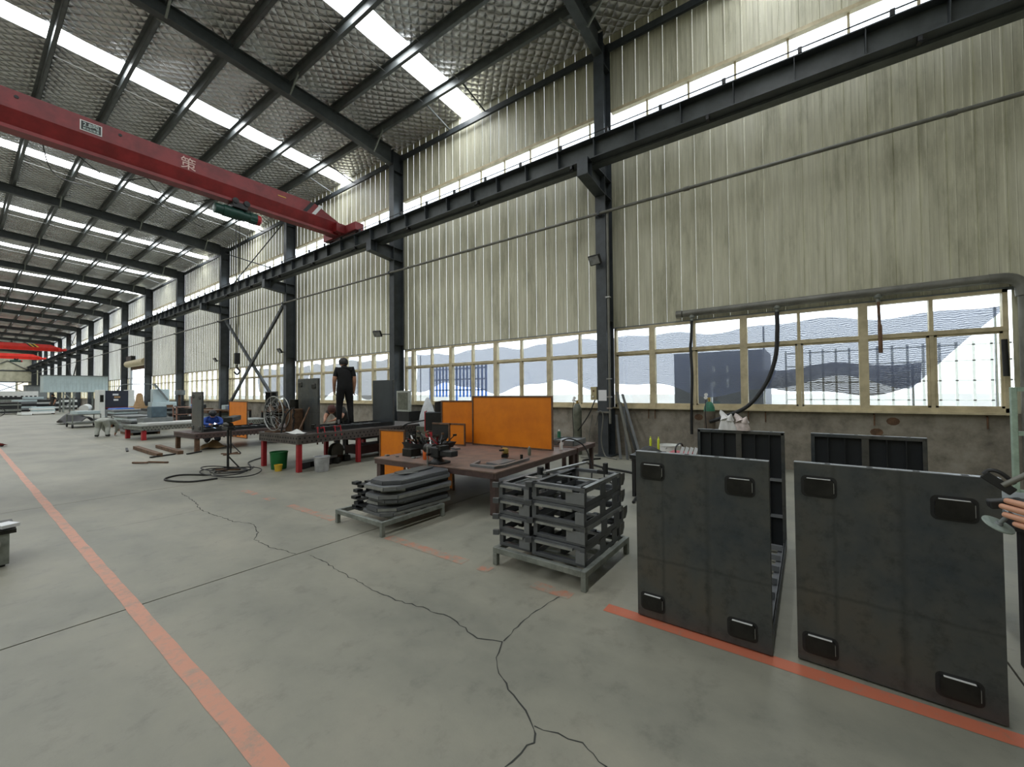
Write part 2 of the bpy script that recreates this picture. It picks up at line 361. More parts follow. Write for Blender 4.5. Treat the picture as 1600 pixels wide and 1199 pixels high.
def strip(x0, x1, y0, y1, m, name='painted_line'):
    n = max(1, int(abs(y1-y0)/.25)); mb = MB(); j = lambda: random.uniform(-.004, .004)
    vs = []
    for i in range(n+1): y = y0+(y1-y0)*i/n; vs += [(x0+j(), y, .0016), (x1+j(), y, .0016)]
    mb.add(vs, [(2*i, 2*i+1, 2*i+3, 2*i+2) for i in range(n)]); return mb.build(name, m, fl, fix=False)
strip(.762, .852, -2, 20, PAINT1); strip(.762, .852, 20, 60, PAINT3)
strip(2.765, 2.872, -4, 1.22, PAINT2)
for a, b in ((1.5, 1.85), (2.3, 2.42), (2.6, 3.75), (4.8, 5.95), (6.45, 6.7), (7.0, 7.5)):
    strip(2.755, 2.87, a, b, PAINT3)
strip(2.76, 2.87, 11.5, 30, floor_mat('pale_worn_line', (176, 170, 150), .6), 'worn_line')

# ------------------------------------------------------------------ right wall: plinth, cladding, girts
DOOR = (45.2, 50.6, 4.2)
def bay_has_door(k): return k == 5
wr = struct('wall_right', PLINTH, MB().box(XW, XW+.22, Y0, DOOR[0], 0, 1.17).box(XW, XW+.22, DOOR[1], Y1, 0, 1.17))
PITCH = .325
def panel_mb(y0, z0, z1, wd=PITCH):
    pr = [(0,0),(.009,.014),(.028,.014),(.037,0),(wd*.36,0),(wd*.36+.005,.004),(wd*.36+.012,0),(wd*.7,0),(wd*.7+.005,.004),(wd*.7+.012,0),(wd,-.004)]
    mb = MB(); vs = [(XW-d, y0+y, z) for z in (z0, z1) for y, d in pr]; n = len(pr)
    return mb.add(vs, [(i, i+1, i+1+n, i+n) for i in range(n-1)])
yN0, yN1 = -3.9, 20.2
pm = {}
for (z0, z1) in ((3.13, 7.7), (8.62, 10.62)):
    me = panel_mb(0, z0, z1).mesh('wall_panel', fix=False); me.materials.append(CLAD); y = yN0
    while y < yN1-.01:
        o = link('wall_panel', me, wr); o.location = (0, y, 0); y += PITCH
    far = MB()
    y = yN0+PITCH*math.ceil((yN1-yN0-.01)/PITCH)
    while y < Y1-.2:
        if z0 > 5 or not (DOOR[0]-.2 < y < DOOR[1]): q = panel_mb(y, z0, z1); far.add(q.v, q.f)
        else: q = panel_mb(y, DOOR[2], z1); far.add(q.v, q.f)
        y += PITCH
    y = Y0
    while y < yN0-.01: q = panel_mb(y, z0 if z0 > 5 else 1.17, z1); far.add(q.v, q.f); y += PITCH
    if z0 < 5:
        for ya, n_ in ((yN0, 4), (44.2, 3), (50.75, 4)):
            for j in range(n_): q = panel_mb(ya+j*PITCH, 1.17, 3.14); far.add(q.v, q.f)
    stuff(far.build('wall_cladding', CLAD, wr, fix=False))
MB().box(XW+.02, XW+.2, Y0, Y1, 3.1, 7.72).build('wall_backing', GREYB, wr) if False else None
for k, y in enumerate(colY[:-1]):          # eave girts and the light trims over the clerestory
    mb = MB(); mb.bar((9.56, y+.13, 10.16), (9.56, y+7.87, 10.16), .07, .16); mb.box(9.53, 9.545, y+.13, y+7.87, 10.08, 10.12)
    mb.build('eave_girt', STEEL, wr)
    MB().box(9.62, XW+.04, y+.14, y+7.86, 8.55, 8.63).build('sill_flashing', CREAM, wr)
    MB().box(9.66, XW+.03, y+.14, y+7.86, 3.105, 3.15).build('drip_flashing', GREYB, wr)
for y in (.7, 1.0, 2.9, 3.05, -2.3, -.95): MB().tube([(9.69, y, 1.12), (9.66, y, 1.1), (9.66, y, .92)], .012, 6).build('iron_hook', RUST, wr)
# stains on the plinth are flat rusty plates bolted below the sill
for y, z in ((1.96, .98), (-1.2, 1.0), (-.98, .8)):
    MB().prism([(.09*cos(t*pi/5), .07*sin(t*pi/5)) for t in range(10)], 0, .004, Matrix(((0,0,-1),(1,0,0),(0,1,0))), (XW, y, z)).build('rust_patch', RUST, wr)

# ------------------------------------------------------------------ windows
def window(i, y0, y1, thick, thin, detail=True):
    o = struct('window_%d' % i)
    zb, zt, ztr = 1.18, 3.12, 2.50; x0, x1 = XW-.05, XW+.06
    o.location = (0, 0, 0)
    MB().box(x0, x1, y0, y1, zb, zb+.07).build('sill_bar', CREAM, o)
    MB().box(x0-.05, x1, y0-.05, y1+.05, zb-.035, zb).build('sill', CREAM, o)
    MB().box(x0, x1, y0, y1, zt-.05, zt).build('head_bar', CREAM, o)
    MB().box(x0, x1, y0, y0+.06, zb, zt).build('jamb', CREAM, o); MB().box(x0, x1, y1-.06, y1, zb, zt).build('jamb', CREAM, o)
    MB().box(x0-.008, x1, y0, y1, ztr-.035, ztr+.035).build('transom', CREAM, o)
    for y in thick: MB().box(x0-.012, x1, y-.065, y+.065, zb, zt).build('mullion', CREAM, o)
    for y in thin: MB().box(x0+.006, x1, y-.026, y+.026, zb, zt).build('mullion', CREAM, o)
    ys = sorted([y0+.03, y1-.03] + list(thick) + list(thin))
    for a, b in zip(ys[:-1], ys[1:]):
        for (za, zc) in ((zb+.05, ztr-.02), (ztr+.02, zt-.03)):
            p = MB().box(XW+.012, XW+.018, a, b, za, zc).build('pane', GLASS, o)
        if detail:     # sliding sash border of the lower light
            mb = MB(); xa, xb = XW-.03, XW+.01; a2 = a+.028; b2 = b-.028
            mb.box(xa, xb, a2, a2+.035, zb+.06, ztr-.03).box(xa, xb, b2-.035, b2, zb+.06, ztr-.03).box(xa, xb, a2, b2, zb+.06, zb+.1).box(xa, xb, a2, b2, ztr-.07, ztr-.03)
            mb.build('sash', CREAM, o)
    return o
wi = 1
window(wi, -2.55, 3.87, (2.94, 1.06, -.83), (2.02, .12, -1.7))
for k in range(0, 15):
    b = 4+8*k
    if bay_has_door(k): continue
    wi += 1
    window(wi, b+.15, b+7.85, (b+1.76, b+3.64, b+5.52, b+7.4), (b+.83, b+2.7, b+4.58, b+6.46), k < 3)
for k, b in enumerate(colY[:-1]):           # clerestory lights over the runway beam
    wi += 1; o = struct('window_%d' % wi)
    MB().box(XW+.01, XW+.016, b+.13, b+7.87, 7.68, 8.57).build('pane', GLASS, o)
    MB().box(XW-.03, XW+.04, b+.13, b+7.87, 7.64, 7.7).build('sill_bar', CREAM, o)
    for j in range(8): y = b+.45+.93*j+.02; MB().box(XW-.02, XW+.03, y-.02, y+.02, 7.68, 8.57).build('mullion', CREAM, o)
# roller door in the sixth bay, raised
d1 = struct('door_1')
MB().tube([(9.45, DOOR[0]-.3, DOOR[2]+.2), (9.45, DOOR[1]+.2, DOOR[2]+.2)], .3, 14).build('roller_box', CREAM, d1, True)
MB().box(9.3, 9.62, DOOR[1]-1.6, DOOR[1]+.1, DOOR[2]+.5, DOOR[2]+.9).build('motor_box', BLACK, d1)
MB().box(9.6, 9.72, DOOR[0]-.1, DOOR[0]+.05, 0, DOOR[2]+.1).build('guide_rail', GREYB, d1); MB().box(9.6, 9.72, DOOR[1]-.05, DOOR[1]+.1, 0, DOOR[2]+.1).build('guide_rail', GREYB, d1)
MB().box(9.64, 9.68, DOOR[0], DOOR[1], DOOR[2]-.35, DOOR[2]).build('curtain', RUST, d1)

# ------------------------------------------------------------------ outside of the right wall
struct('trim_1', mat('bright_yard_concrete', (196, 196, 192), .9, 0, .1, .8), MB().box(XW+.3, 60, -30, 150, -.5, -.25))
tag(MB().box(24, 24.3, -30, 150, -.3, 1.35).build('yard_wall', mat('whitewashed_wall', (206, 204, 200), .9, 0, .1, .5)), 'pale yard wall seen low through the windows', 'wall')
def net(name, y0, y1, ztop, zbot, m, label, x=10.5, seed=0):
    rnd = random.Random(seed); ph = [rnd.uniform(0, 6) for _ in range(4)]
    def fn(u, v):
        y = y0+(y1-y0)*u; top = ztop+.05*sin(y*1.9+ph[0])+.035*sin(y*4.3+ph[1]); bot = zbot+.17*sin(y*1.5+ph[2])+.06*sin(y*3.7+ph[3]) + (max(0, -1.55-y)*1.25 if seed == 3 else 0)
        return (x+.05*sin(y*3+v*4), y, bot+(top-bot)*v)
    o = MB().grid(fn, 60, 8).build(name, m, None, True, 0, False); tag(o, label, 'net')
    for yy in (y0+.1, (y0+y1)/2, y1-.1): MB().tube([(x+.12, yy, -.25), (x+.12, yy, ztop)], .02, 6).build('pole', BARE, o)
    return o
net('shade_net', -2.75, 4.3, 2.98, 1.62, NET, 'blue-grey shade net sagging outside the window nearest the camera', seed=3)
net('shade_net', 4.35, 12.2, 3.0, 1.72, NET, 'blue-grey shade net outside the window behind the orange screens', seed=5)
net('shade_net', 12.3, 20.2, 2.98, 1.5, NET_G, 'blue-grey shade net outside the window behind the standing man', seed=8)
net('shade_net', 20.3, 26, 3.0, 1.5, NET_G, 'blue-grey shade net outside the window behind the crossed wall braces', seed=9)
net('hanging_net', -1.75, 2.0, 2.05, 1.62, NET_D, 'darker folded net band hanging low outside the near window', 10.8, 11)
t = thing('container', 'dark container standing outside the near window', 'container', (12.6, 1.0, -.25))
MB().box(0, 2.2, -.1, 2.2, 0, 2.9).build('body', mat('container_grey', (70, 74, 84), .6, 0, .1, 2), t)
for y in (.3, .75, 1.1, 1.7): MB().box(-.03, 0, y, y+.06, 1.9, 2.5).build('vent', WHITE, t)
MB().box(-.04, 0, .2, 2.0, 2.8, 2.86).build('rail', GREYB, t)
t = thing('railing', 'blue bar railing in the yard behind the orange screens', 'railing', (14, 11.6, -.25))
for z in (1.9, 2.4, 2.9): MB().box(0, .05, 0, 3.7, z, z+.06).build('rail', BLUE, t)
for j in range(17): MB().box(0, .05, j*.225, j*.225+.1, 0 if j % 8 == 0 else 1.6, 3.2).build('bar', BLUE, t)
t = thing('railing', 'pale grid fence in the yard behind the rightmost window', 'fence', (15, -7, -.25))
for z in (1.5, 2.0, 2.5, 2.9): MB().box(0, .05, 0, 7.5, z, z+.03).build('rail', WHITE, t)
for j in range(26): MB().box(0, .04, j*.3, j*.3+.05, 0 if j % 5 == 0 else 1.2, 3.0).build('bar', WHITE, t)

# ------------------------------------------------------------------ left wall, end walls
wl = struct('wall_left', CLAD, MB().box(XL-.2, XL, Y0, Y1, 0, 11))
wb = struct('wall_back', CLAD, MB().box(XL, XW+.2, Y0-.2, Y0, 0, 11.4))
wf = struct('wall_far', CLAD, MB().box(XL, XW+.2, Y1, Y1+.2, 0, 11.4))
for z in (2.2, 4.2, 6.4): MB().box(XL, XW, Y1-.14, Y1, z, z+.2).build('girt', STEEL, wf)
for a, b in (((3.0, 6.3), (6.0, 8.4)), ((6.0, 8.4), (9.0, 6.3)), ((3.0, 6.2), (5.0, 4.3)), ((4.4, 2.2), (8.0, 4.2)), ((4.6, 4.2), (8.0, 2.4))):
    MB().bar((a[0], Y1-.2, a[1]), (b[0], Y1-.2, b[1]), .12, .12).build('brace', STEEL, wf)
for x in (3.2, 9.0): MB().box(x, x+.3, Y1-.35, Y1-.05, 0, 10.8).build('post', STEEL, wf)
MB().box(4.6, 7.0, Y1-.06, Y1-.02, 2.4, 4.2).build('lit_window', emit('far_window_daylight', (.8, .93, 1), 1.3), wf)
MB().box(7.3, 8.6, Y1-.06, Y1-.02, 2.6, 4.4).build('lit_window', emit('far_window_warm', (1, .93, .75), .9), wf)

# ------------------------------------------------------------------ roof
def zf(x): return 10.60 + .05*(9.7-x) if x >= -2.3 else 11.2 - .05*(-2.3-x)
ce = struct('ceiling')
sky = [8.64, 15.7, 24.1] + [8*k+8 for k in range(3, 15)]
skyb = {-1: 0.4}
for i, s in enumerate(sky): skyb[i] = s
purX = [8.4-1.4*k for k in range(8)]
XR = -2.3
for k in range(-1, 15):
    ya, yb = 4+8*k, 12+8*k; s = skyb[k]; h = .37
    if k == -1: ya = Y0
    if k == 14: yb = Y1
    for (a, b, m, nm) in ((ya, s-h, FOIL, 'foil_blanket'), (s-h, s+h, SKYPANEL, 'skylight_panel'), (s+h, yb, FOIL, 'foil_blanket')):
        x1 = XW+.05
        z1, z0 = zf(x1), zf(XR); n = 24 if m is FOIL else 1
        def fn(u, v, a=a, b=b, x1=x1, m=m):
            x = x1+(XR-x1)*u; y = a+(b-a)*v; z = zf(x)
            if m is FOIL: z -= .035*abs(sin(pi*(x-8.4)/1.4))**.8 * (0.6+.4*sin(y*1.7+x))
            return (x, y, z)
        o = MB().grid(fn, 60 if m is FOIL else 1, 10 if m is FOIL else 1).build(nm, m, ce, m is FOIL, 0, False)
    z0, z1 = zf(XR), zf(XL)
    for (a, b, m, nm) in ((ya, s-h, FOIL, 'foil_blanket'), (s-h, s+h, SKYPANEL, 'skylight_panel'), (s+h, yb, FOIL, 'foil_blanket')):
        MB().add([(XL, a, z1), (XR, a, z0), (XR, b, z0), (XL, b, z1)], [(0, 1, 2, 3)]).build(nm, m, ce, fix=False)
    for x in purX:                        # Z-purlins, one length per bay
        zt = zf(x)-.02; mb = MB(); y0_, y1_ = max(ya, Y0), yb
        mb.box(x-.006, x+.006, y0_, y1_, zt-.23, zt); mb.box(x-.08, x, y0_, y1_, zt-.012, zt); mb.box(x, x+.085, y0_, y1_, zt-.23, zt-.222); mb.box(x+.077, x+.085, y0_, y1_, zt-.23, zt-.205)
        mb.build('purlin', PURLIN, ce)
for k, y in enumerate(colY):              # tapered roof beams over the columns
    mb = MB(); stations = [(9.2, .6), (6.5, .42), (2.8, .36), (-2.3, .42)]
    for (xa, da), (xb, db) in zip(stations[:-1], stations[1:]):
        ta, tb = zf(xa)-.22, zf(xb)-.22; t_ = .014
        for (ua, ub, w_) in ((ta, tb, .2), (ta-da, tb-db, .22)):
            mb.add([(xa, y-w_/2, ua), (xb, y-w_/2, ub), (xb, y+w_/2, ub), (xa, y+w_/2, ua), (xa, y-w_/2, ua+t_), (xb, y-w_/2, ub+t_), (xb, y+w_/2, ub+t_), (xa, y+w_/2, ua+t_)],
                   [(0,3,2,1),(4,5,6,7),(0,1,5,4),(1,2,6,5),(2,3,7,6),(3,0,4,7)])
        mb.add([(xa, y-.005, ta-da), (xb, y-.005, tb-db), (xb, y-.005, tb), (xa, y-.005, ta), (xa, y+.005, ta-da), (xb, y+.005, tb-db), (xb, y+.005, tb), (xa, y+.005, ta)],
               [(0,1,2,3),(7,6,5,4),(0,4,5,1),(3,2,6,7)])
    mb.build('roof_beam', STEEL_B, ce)
    mb = MB(); ta, tb = zf(-2.3)-.22, zf(-14.2)-.22
    mb.bar((-2.3, y, ta-.2), (-14.2, y, tb-.2), .2, .4).build('roof_beam', STEEL_B, ce)
    if k < 10:
        for x in (8.4, 5.6, 2.8):
            d = .6 if x > 8 else .42
            for sg in (-1, 1): MB().bar((x, y+.10*sg, zf(x)-.22-d+.03), (x, y+.62*sg, zf(x)-.2), .045, .045).build('flange_brace', GALV, ce)
for k in range(-1, 5):                    # short ties between last purlin and eave girt
    for s_ in (-1, 1):
        y = skyb[k]+.75*s_
        MB().bar((8.38, y, zf(8.4)-.12), (9.56, y, 10.24), .03, .04).build('eave_tie', PURLIN, ce)
        MB().tube([(8.4, y, zf(8.4)-.16), (1.4, y, zf(1.4)-.16)], .007, 5).build('sag_rod', BARE, ce)
# loose cables clipped under the roof of the third bay
for a, b, c in (((2.4, 21.5, 10.5), (3.6, 22.0, 10.1), (4.8, 21.2, 10.5)), ((1.6, 20.9, 10.6), (2.2, 23.6, 10.25), (3.4, 24.8, 10.55)), ((4.0, 20.8, 10.5), (5.5, 22.4, 10.1), (6.9, 21.5, 10.4)), ((5.0, 23.6, 10.5), (6.4, 24.4, 10.2), (7.6, 25.5, 10.35))):
    MB().tube(catmull([a, b, c], 8), .018, 5).build('hanging_wire', RUBBER, ce, True)

# ------------------------------------------------------------------ columns
FX = 9.2
col_extra = {0: 'out of frame to the right of the near window', 1: 'carrying a white notice and a floodlight', 2: 'behind the orange welding screens'}
proto = None
for k, y in enumerate(colY):
    lab = ('dark steel column beside the camera, past the right end of the near window' if k == 0 else
           'dark steel column carrying a white notice and grey cable pipe' if k == 1 else
           'dark steel column right of the standing man in black' if k == 2 else
           'dark steel column behind the round fan on the welding table' if k == 3 else
           'dark steel column behind the far ends of the crossed wall braces' if k == 4 else
           '%s dark steel column along the right wall, counted from the white notice column' % ORD[k-1])
    if proto is None:
        proto = t = thing('steel_column', lab, 'column', (FX, y, 0))
        MB().box(0, .016, -.13, .13, 0, 10.35).build('front_flange', STEEL, t)
        MB().box(.42, .436, -.13, .13, 0, 10.35).build('rear_flange', STEEL, t)
        MB().box(.016, .42, -.006, .006, 0, 10.35).build('web', STEEL, t)
        MB().box(-.06, .48, -.2, .2, 0, .025).build('base_plate', STEEL, t)
        mb = MB(); mb.box(-.95, 0, -.13, .13, 6.80, 6.82)
        mb.add([(-.95,-.13,6.44),(0,-.13,6.33),(0,.13,6.33),(-.95,.13,6.44),(-.95,-.13,6.46),(0,-.13,6.35),(0,.13,6.35),(-.95,.13,6.46)], [(0,3,2,1),(4,5,6,7),(0,1,5,4),(1,2,6,5),(2,3,7,6),(3,0,4,7)])
        mb.add([(-.94,-.006,6.45),(0,-.006,6.34),(0,-.006,6.8),(-.94,-.006,6.8),(-.94,.006,6.45),(0,.006,6.34),(0,.006,6.8),(-.94,.006,6.8)], [(0,1,2,3),(7,6,5,4),(0,4,5,1),(3,2,6,7),(0,3,7,4)])
        mb.box(-.95, -.935, -.13, .13, 6.45, 6.8); mb.build('corbel', STEEL, t)
        MB().box(-.71, -.69, -.125, .125, 6.46, 6.8).build('corbel_stiffener', STEEL, t)
        for z in (6.8, 6.35, 3.3, 9.6): MB().box(.016, .42, -.125, .125, z-.007, z+.007).build('web_stiffener', STEEL, t)
    else: dup(proto, (FX, y, 0), 0, lab)

# ------------------------------------------------------------------ crane runway
t = thing('crane_runway_beam', 'long dark crane runway beam carried on the column corbels', 'beam', (8.5, 0, 6.82))
MB().box(-.17, .17, Y0, Y1, .41, .43).build('top_flange', STEEL, t)
MB().box(-.125, .125, Y0, Y1, 0, .02).build('bottom_flange', STEEL, t)
MB().box(-.006, .006, Y0, Y1, .02, .41).build('web', STEEL_B, t)
MB().box(-.03, .03, Y0, Y1, .43, .5).build('rail', BARE, t)
me = MB().add([(-.12,-.006,.02),(-.006,-.006,.02),(-.006,-.006,.41),(-.16,-.006,.41),(-.12,.006,.02),(-.006,.006,.02),(-.006,.006,.41),(-.16,.006,.41)],
              [(0,1,2,3),(7,6,5,4),(0,4,5,1),(1,5,6,2),(2,6,7,3),(3,7,4,0)]).mesh('stiffener'); me.materials.append(STEEL)
y = -1.77-.92*4
while y < Y1-1: o = link('stiffener', me, t); o.location = (0, y, 0); y += .922
# lower tie channel running under the runway beam on the wall side
MB().box(.1, .3, Y0, Y1, -.05, .0).build('tie_channel', PURLIN, t)
bk = MB().box(-.1, .02, -.025, .025, -.08, 0).bar((-.06, 0, -.06), (-.2, -.02, -.16), .03, .03).mesh('insulator_bracket'); bk.materials.append(BLACK)
for y in [1.45+2.9*j for j in range(-1, 30)]: o = link('insulator_bracket', bk, t); o.location = (-.02, y, 0)
cp = MB().box(-.18, -.13, -.03, .03, .43, .53).mesh('wire_post'); cp.materials.append(BLACK)
for y in [-2.3+1.15*j for j in range(0, 60)]: o = link('wire_post', cp, t); o.location = (0, y, 0)
MB().tube([(-.155, Y0, .52), (-.155, Y1, .52)], .012, 5).build('conductor_wire', BLACK, t)
# crossed braces of the braced bays
for yb_, nm in ((20, 'third'), (76, 'tenth')):
    t = thing('wall_brace', 'crossed grey wall braces between two columns %s' % ('above the round fan' if yb_ == 20 else 'far down the hall'), 'brace', (9.3, yb_, 0))
    MB().bar((0, .2, 5.95), (0, 7.7, .35), .1, .14).build('brace', STEEL, t); MB().bar((.08, 7.7, 5.95), (.08, .2, .35), .1, .14).build('brace', STEEL, t)
    MB().tube([(0, .2, 9.9), (0, 7.7, 7.4)], .03, 6).build('rod', STEEL, t); MB().tube([(.06, 7.7, 9.9), (.06, .2, 7.4)], .03, 6).build('rod', STEEL, t)

# ------------------------------------------------------------------ cranes
def girder(name, label, y, m, x_end=8.05, x0=-13):
    t = thing(name, label, 'crane', (0, y, 7.15))
    pr = [(-.22, .99), (.22, .99), (.22, .58), (.07, .24), (-.07, .24), (-.22, .58)]
    n = 6; xs = [(x0, 0), (7.25, 0), (x_end+.15, .42)]; mb = MB(); vs = []
    for x, dz in xs: vs += [(x, a, min(b, .99-dz*(1 if b > .5 else 0)) if b > .9 else b) for a, b in pr]
    mb.add(vs, [tuple(range(n)), tuple(reversed(range(2*n, 3*n)))] + [(s*n+i, s*n+(i+1)%n, (s+1)*n+(i+1)%n, (s+1)*n+i) for s in (0, 1) for i in range(n)])
    mb.build('box_girder', m, t)
    MB().box(x0, x_end+.1, -.16, .16, .16, .24).build('bottom_flange', m, t)
    MB().box(x0, x_end+.1, -.01, .01, .0, .001+.16).build('flange_web', m, t) if False else None
    e = MB().box(x_end+.22, x_end+.56, -1.05, 1.05, .22, .5).build('end_carriage', m, t, bev=.01)
    MB().box(x_end-.1, x_end+.25, -.4, .4, .22, .52).build('end_bracket', m, t)
    for yy in (-.85, .85): MB().lathe([(.1, -.05), (.14, -.05), (.14, .05), (.1, .05)], (8.5, yy, .31), 16, Matrix.Rotation(pi/2, 3, 'Y')).build('wheel', BLACK, t, True)
    return t
g = girder('bridge_crane', 'dark red bridge crane girder crossing the hall near the camera', 13.85, RED)
for x in (.72, 2.35): MB().lathe([(.035, 0), (.035, .012)], (x, -.222, .86), 10, Matrix.Rotation(pi/2, 3, 'X')).build('drain_hole', BLACK, g)
def skew(x, m, nm): MB().add([(x, -.228, .6), (x+.13, -.228, .6), (x+.4, -.228, .985), (x+.27, -.228, .985), (x, -.221, .6), (x+.13, -.221, .6), (x+.4, -.221, .985), (x+.27, -.221, .985)], [(0,1,2,3),(7,6,5,4),(0,4,5,1),(1,5,6,2),(2,6,7,3),(3,7,4,0)]).build(nm, m, g)
skew(6.85, BLACK, 'warning_stripe'); skew(7.15, WHITE, 'warning_stripe')
MB().box(6.05, 6.3, -.226, -.221, .8, .82).build('chalk_mark', YEL, g)
pl = MB().box(1.66, 2.03, -.232, -.221, .65, .89).build('rating_plate', WHITE, g)
MB().box(1.68, 2.01, -.236, -.231, .67, .87).build('plate_ground', mat('plate_dark', (40, 46, 44), .5), pl)
def text(s, loc, size, m, parent, rot=(pi/2, 0, 0), sx=1.0, ext=.002):
    cu = bpy.data.curves.new('lettering', 'FONT'); cu.body = s; cu.size = size; cu.extrude = ext; cu.align_x = 'CENTER'; cu.align_y = 'CENTER'
    cu.materials.append(m); o = bpy.data.objects.new('lettering', cu); COL.objects.link(o); o.parent = parent
    o.location = loc; o.rotation_euler = rot
    me = bpy.data.meshes.new_from_object(o.evaluated_get(bpy.context.evaluated_depsgraph_get())); bpy.data.objects.remove(o); bpy.data.curves.remove(cu)
    q = bpy.data.objects.new('lettering', me); COL.objects.link(q); q.parent = parent; q.location = loc; q.rotation_euler = rot
    if not me.materials: me.materials.append(m)
    return q
PLW = mat('plate_white', (206, 222, 216), .5, 0, .05)
text('2.8吨', (1.845, -.238, .8), .125, PLW, pl); text('额定起重量', (1.845, -.238, .705), .055, PLW, pl)
text('策', (3.72, -.224, .74), .36, mat('faded_white_paint', (226, 196, 186), .6, 0, .1), g)
g2 = girder('bridge_crane', 'bright red bridge crane with yellow and black stripes far down the hall', 79, RED2)
for x, m in ((5.6, BLACK), (5.78, YEL), (5.96, BLACK), (6.14, YEL)):
    MB().add([(x, -.228, .6), (x+.17, -.228, .6), (x-.23, -.228, .985), (x-.4, -.228, .985)], [(0,1,2,3)]).build('warning_stripe', m, g2)
g3 = girder('bridge_crane', 'bright red bridge crane lowest and farthest in the picture', 99, RED2)
def hoist(label, x, y, z, m, hook_z=None):
    t = thing('electric_hoist', label, 'hoist', (x, y, z))
    X = Matrix.Rotation(pi/2, 3, 'Y')
    MB().lathe([(.10,-.62),(.15,-.6),(.15,-.4),(.17,-.4),(.17,.1),(.14,.1),(.14,.3)], (0,0,0), 18, X).build('drum', m, t, True)
    MB().lathe([(.14,.3),(.16,.32),(.16,.5)], (0,0,0), 18, X).build('motor', m, t, True)
    MB().lathe([(.155,.5),(.155,.6),(.1,.64)], (0,0,0), 18, X).build('end_cover', LEGRED, t, True)
    for i in range(10): MB().cb((.4, .155*cos(i*.63), .155*sin(i*.63)), (.18, .02, .02)).build('cooling_fin', m, t)
    MB().box(-.2, .2, -.2, .2, .12, .3).build('trolley_frame', BLACK, t, bev=.02)
    for xx in (-.13, .17):
        for yy in (-.2, .2): MB().lathe([(.03,-.04),(.085,-.03),(.085,.03),(.03,.04)], (xx, yy, .32), 14, Matrix.Rotation(pi/2, 3, 'X')).build('wheel', BLACK, t, True)
    if hook_z is not None:
        for dx in (-.05, .05): MB().tube([(dx, 0, -.15), (dx*.5, 0, hook_z-z+.45)], .012, 5).build('wire_rope', BLACK, t)
        h = MB().cb((0, 0, hook_z-z+.3), (.14, .1, .34)).build('hook_block', BLACK, t, bev=.02)
        MB().tube(catmull([(0,0,hook_z-z+.12),(0,0,hook_z-z+.02),(.07,0,hook_z-z-.08),(.0,0,hook_z-z-.18),(-.08,0,hook_z-z-.1)], 5), .026, 8).build('hook', BLACK, h, True)
        MB().tube([(.3, 0, -.12), (.32, 0, -.4)], .01, 5).build('limit_lever', WHITE, t)
    return t
hoist('dark green electric hoist with red end cap hanging under the near red crane', 5.0, 13.85, 7.02, HOISTG, 2.35)
hoist('small dark green hoist under the farthest red crane', 5.6, 99, 7.0, HOISTG)

# ------------------------------------------------------------------ pipes and lamps on the wall
t = thing('air_pipe', 'long thin grey pipe running along the columns at mid height', 'pipe', (9.11, 0, 5.86))
MB().tube([(0, Y0, 0), (0, Y1, 0)], .035, 10).build('tube', PIPE, t, True)
for y in colY: MB().box(-.05, .09, y-.03, y+.03, -.05, .05).build('clip', STEEL, t)
for y in (-1.9, 2.0, 8.2): MB().tube([(0, y-.06, 0), (0, y+.06, 0)], .045, 10).build('coupling', PIPE, t, True)
t = thing('drop_pipe', 'grey vertical pipe down the side of the notice column', 'pipe', (9.16, 3.80, .8))
MB().tube([(0,0,5.05),(0,0,0)], .03, 10).build('tube', PIPE, t, True)
for z in (.35, .62, 1.05, 3.0): MB().box(-.045, .045, -.045, .06, z, z+.03).build('clip', BARE, t)
MB().box(-.03, .03, 0, .34, .25, .29).build('clamp_bar', PIPE, t)
t = thing('manifold_pipe', 'thick grey pipe above the near window with an elbow at the right end', 'pipe', (9.56, 0, 3.28))
MB().tube([(0, 2.22, 0), (0, -2.35, 0)], .075, 14).build('main_tube', PIPE, t, True)
MB().tube(catmull([(0, -2.33, 0), (0, -2.55, -.02), (0, -2.66, -.12), (0, -2.68, -.3)], 6), .08, 14).build('elbow', PIPE, t, True)
MB().tube([(0, -2.68, -.28), (0, -2.68, -3.2)], .06, 12).build('riser', PIPE, t, True)
MB().lathe([(.02,0),(.08,.02),(.085,.14)], (0, 2.22, 0), 14, Matrix.Rotation(-pi/2, 3, 'X')).build('end_cap', PIPE, t, True)
for y in (2.03, .46, -1.03): MB().lathe([(.03,-.2),(.03,-.12),(.06,-.1),(.06,0)], (0, y, 0), 12).build('tee', GALV, t, True)
tag(MB().tube(catmull([(9.5, 2.03, 3.1), (9.48, 2.04, 2.7), (9.5, 2.06, 2.5), (9.46, 2.03, 1.9), (9.46, 2.05, 1.3), (9.47, 2.06, .95), (9.47, 2.06, .62)], 6), .03, 10).build('air_hose', RUBBER, None, True), 'black rubber hose hanging straight down from the thick pipe', 'hose')
tag(MB().tube(catmull([(9.5, .46, 3.1), (9.47, .46, 2.7), (9.46, .5, 2.2), (9.44, .66, 1.7), (9.4, .98, 1.25), (9.3, 1.4, 1.02), (9.2, 1.66, .92)], 7), .038, 10).build('air_hose', RUBBER, None, True), 'black rubber hose curving across the near window towards the plastic bag', 'hose')
tag(MB().tube([(9.53, -1.03, 3.1), (9.5, -1.035, 2.7), (9.5, -1.04, 2.68), (9.48, -1.04, 2.2)], [.022, .022, .03, .03], 10).build('air_hose', RUST, None, True), 'short stub of hose hanging before the right part of the window', 'hose')
tag(MB().tube([(9.5, -2.46, 2.32), (9.5, -2.47, 1.75)], .035, 10).build('air_hose', RUBBER, None, True), 'short black hose stub by the right end of the window', 'hose')
tag(MB().tube(catmull([(9.15,1.1,1.35),(9.15,1.0,1.3)],3), .01, 5).build('hose_end', BLACK, None), 'thin black hose end by the window sill', 'hose') if False else None
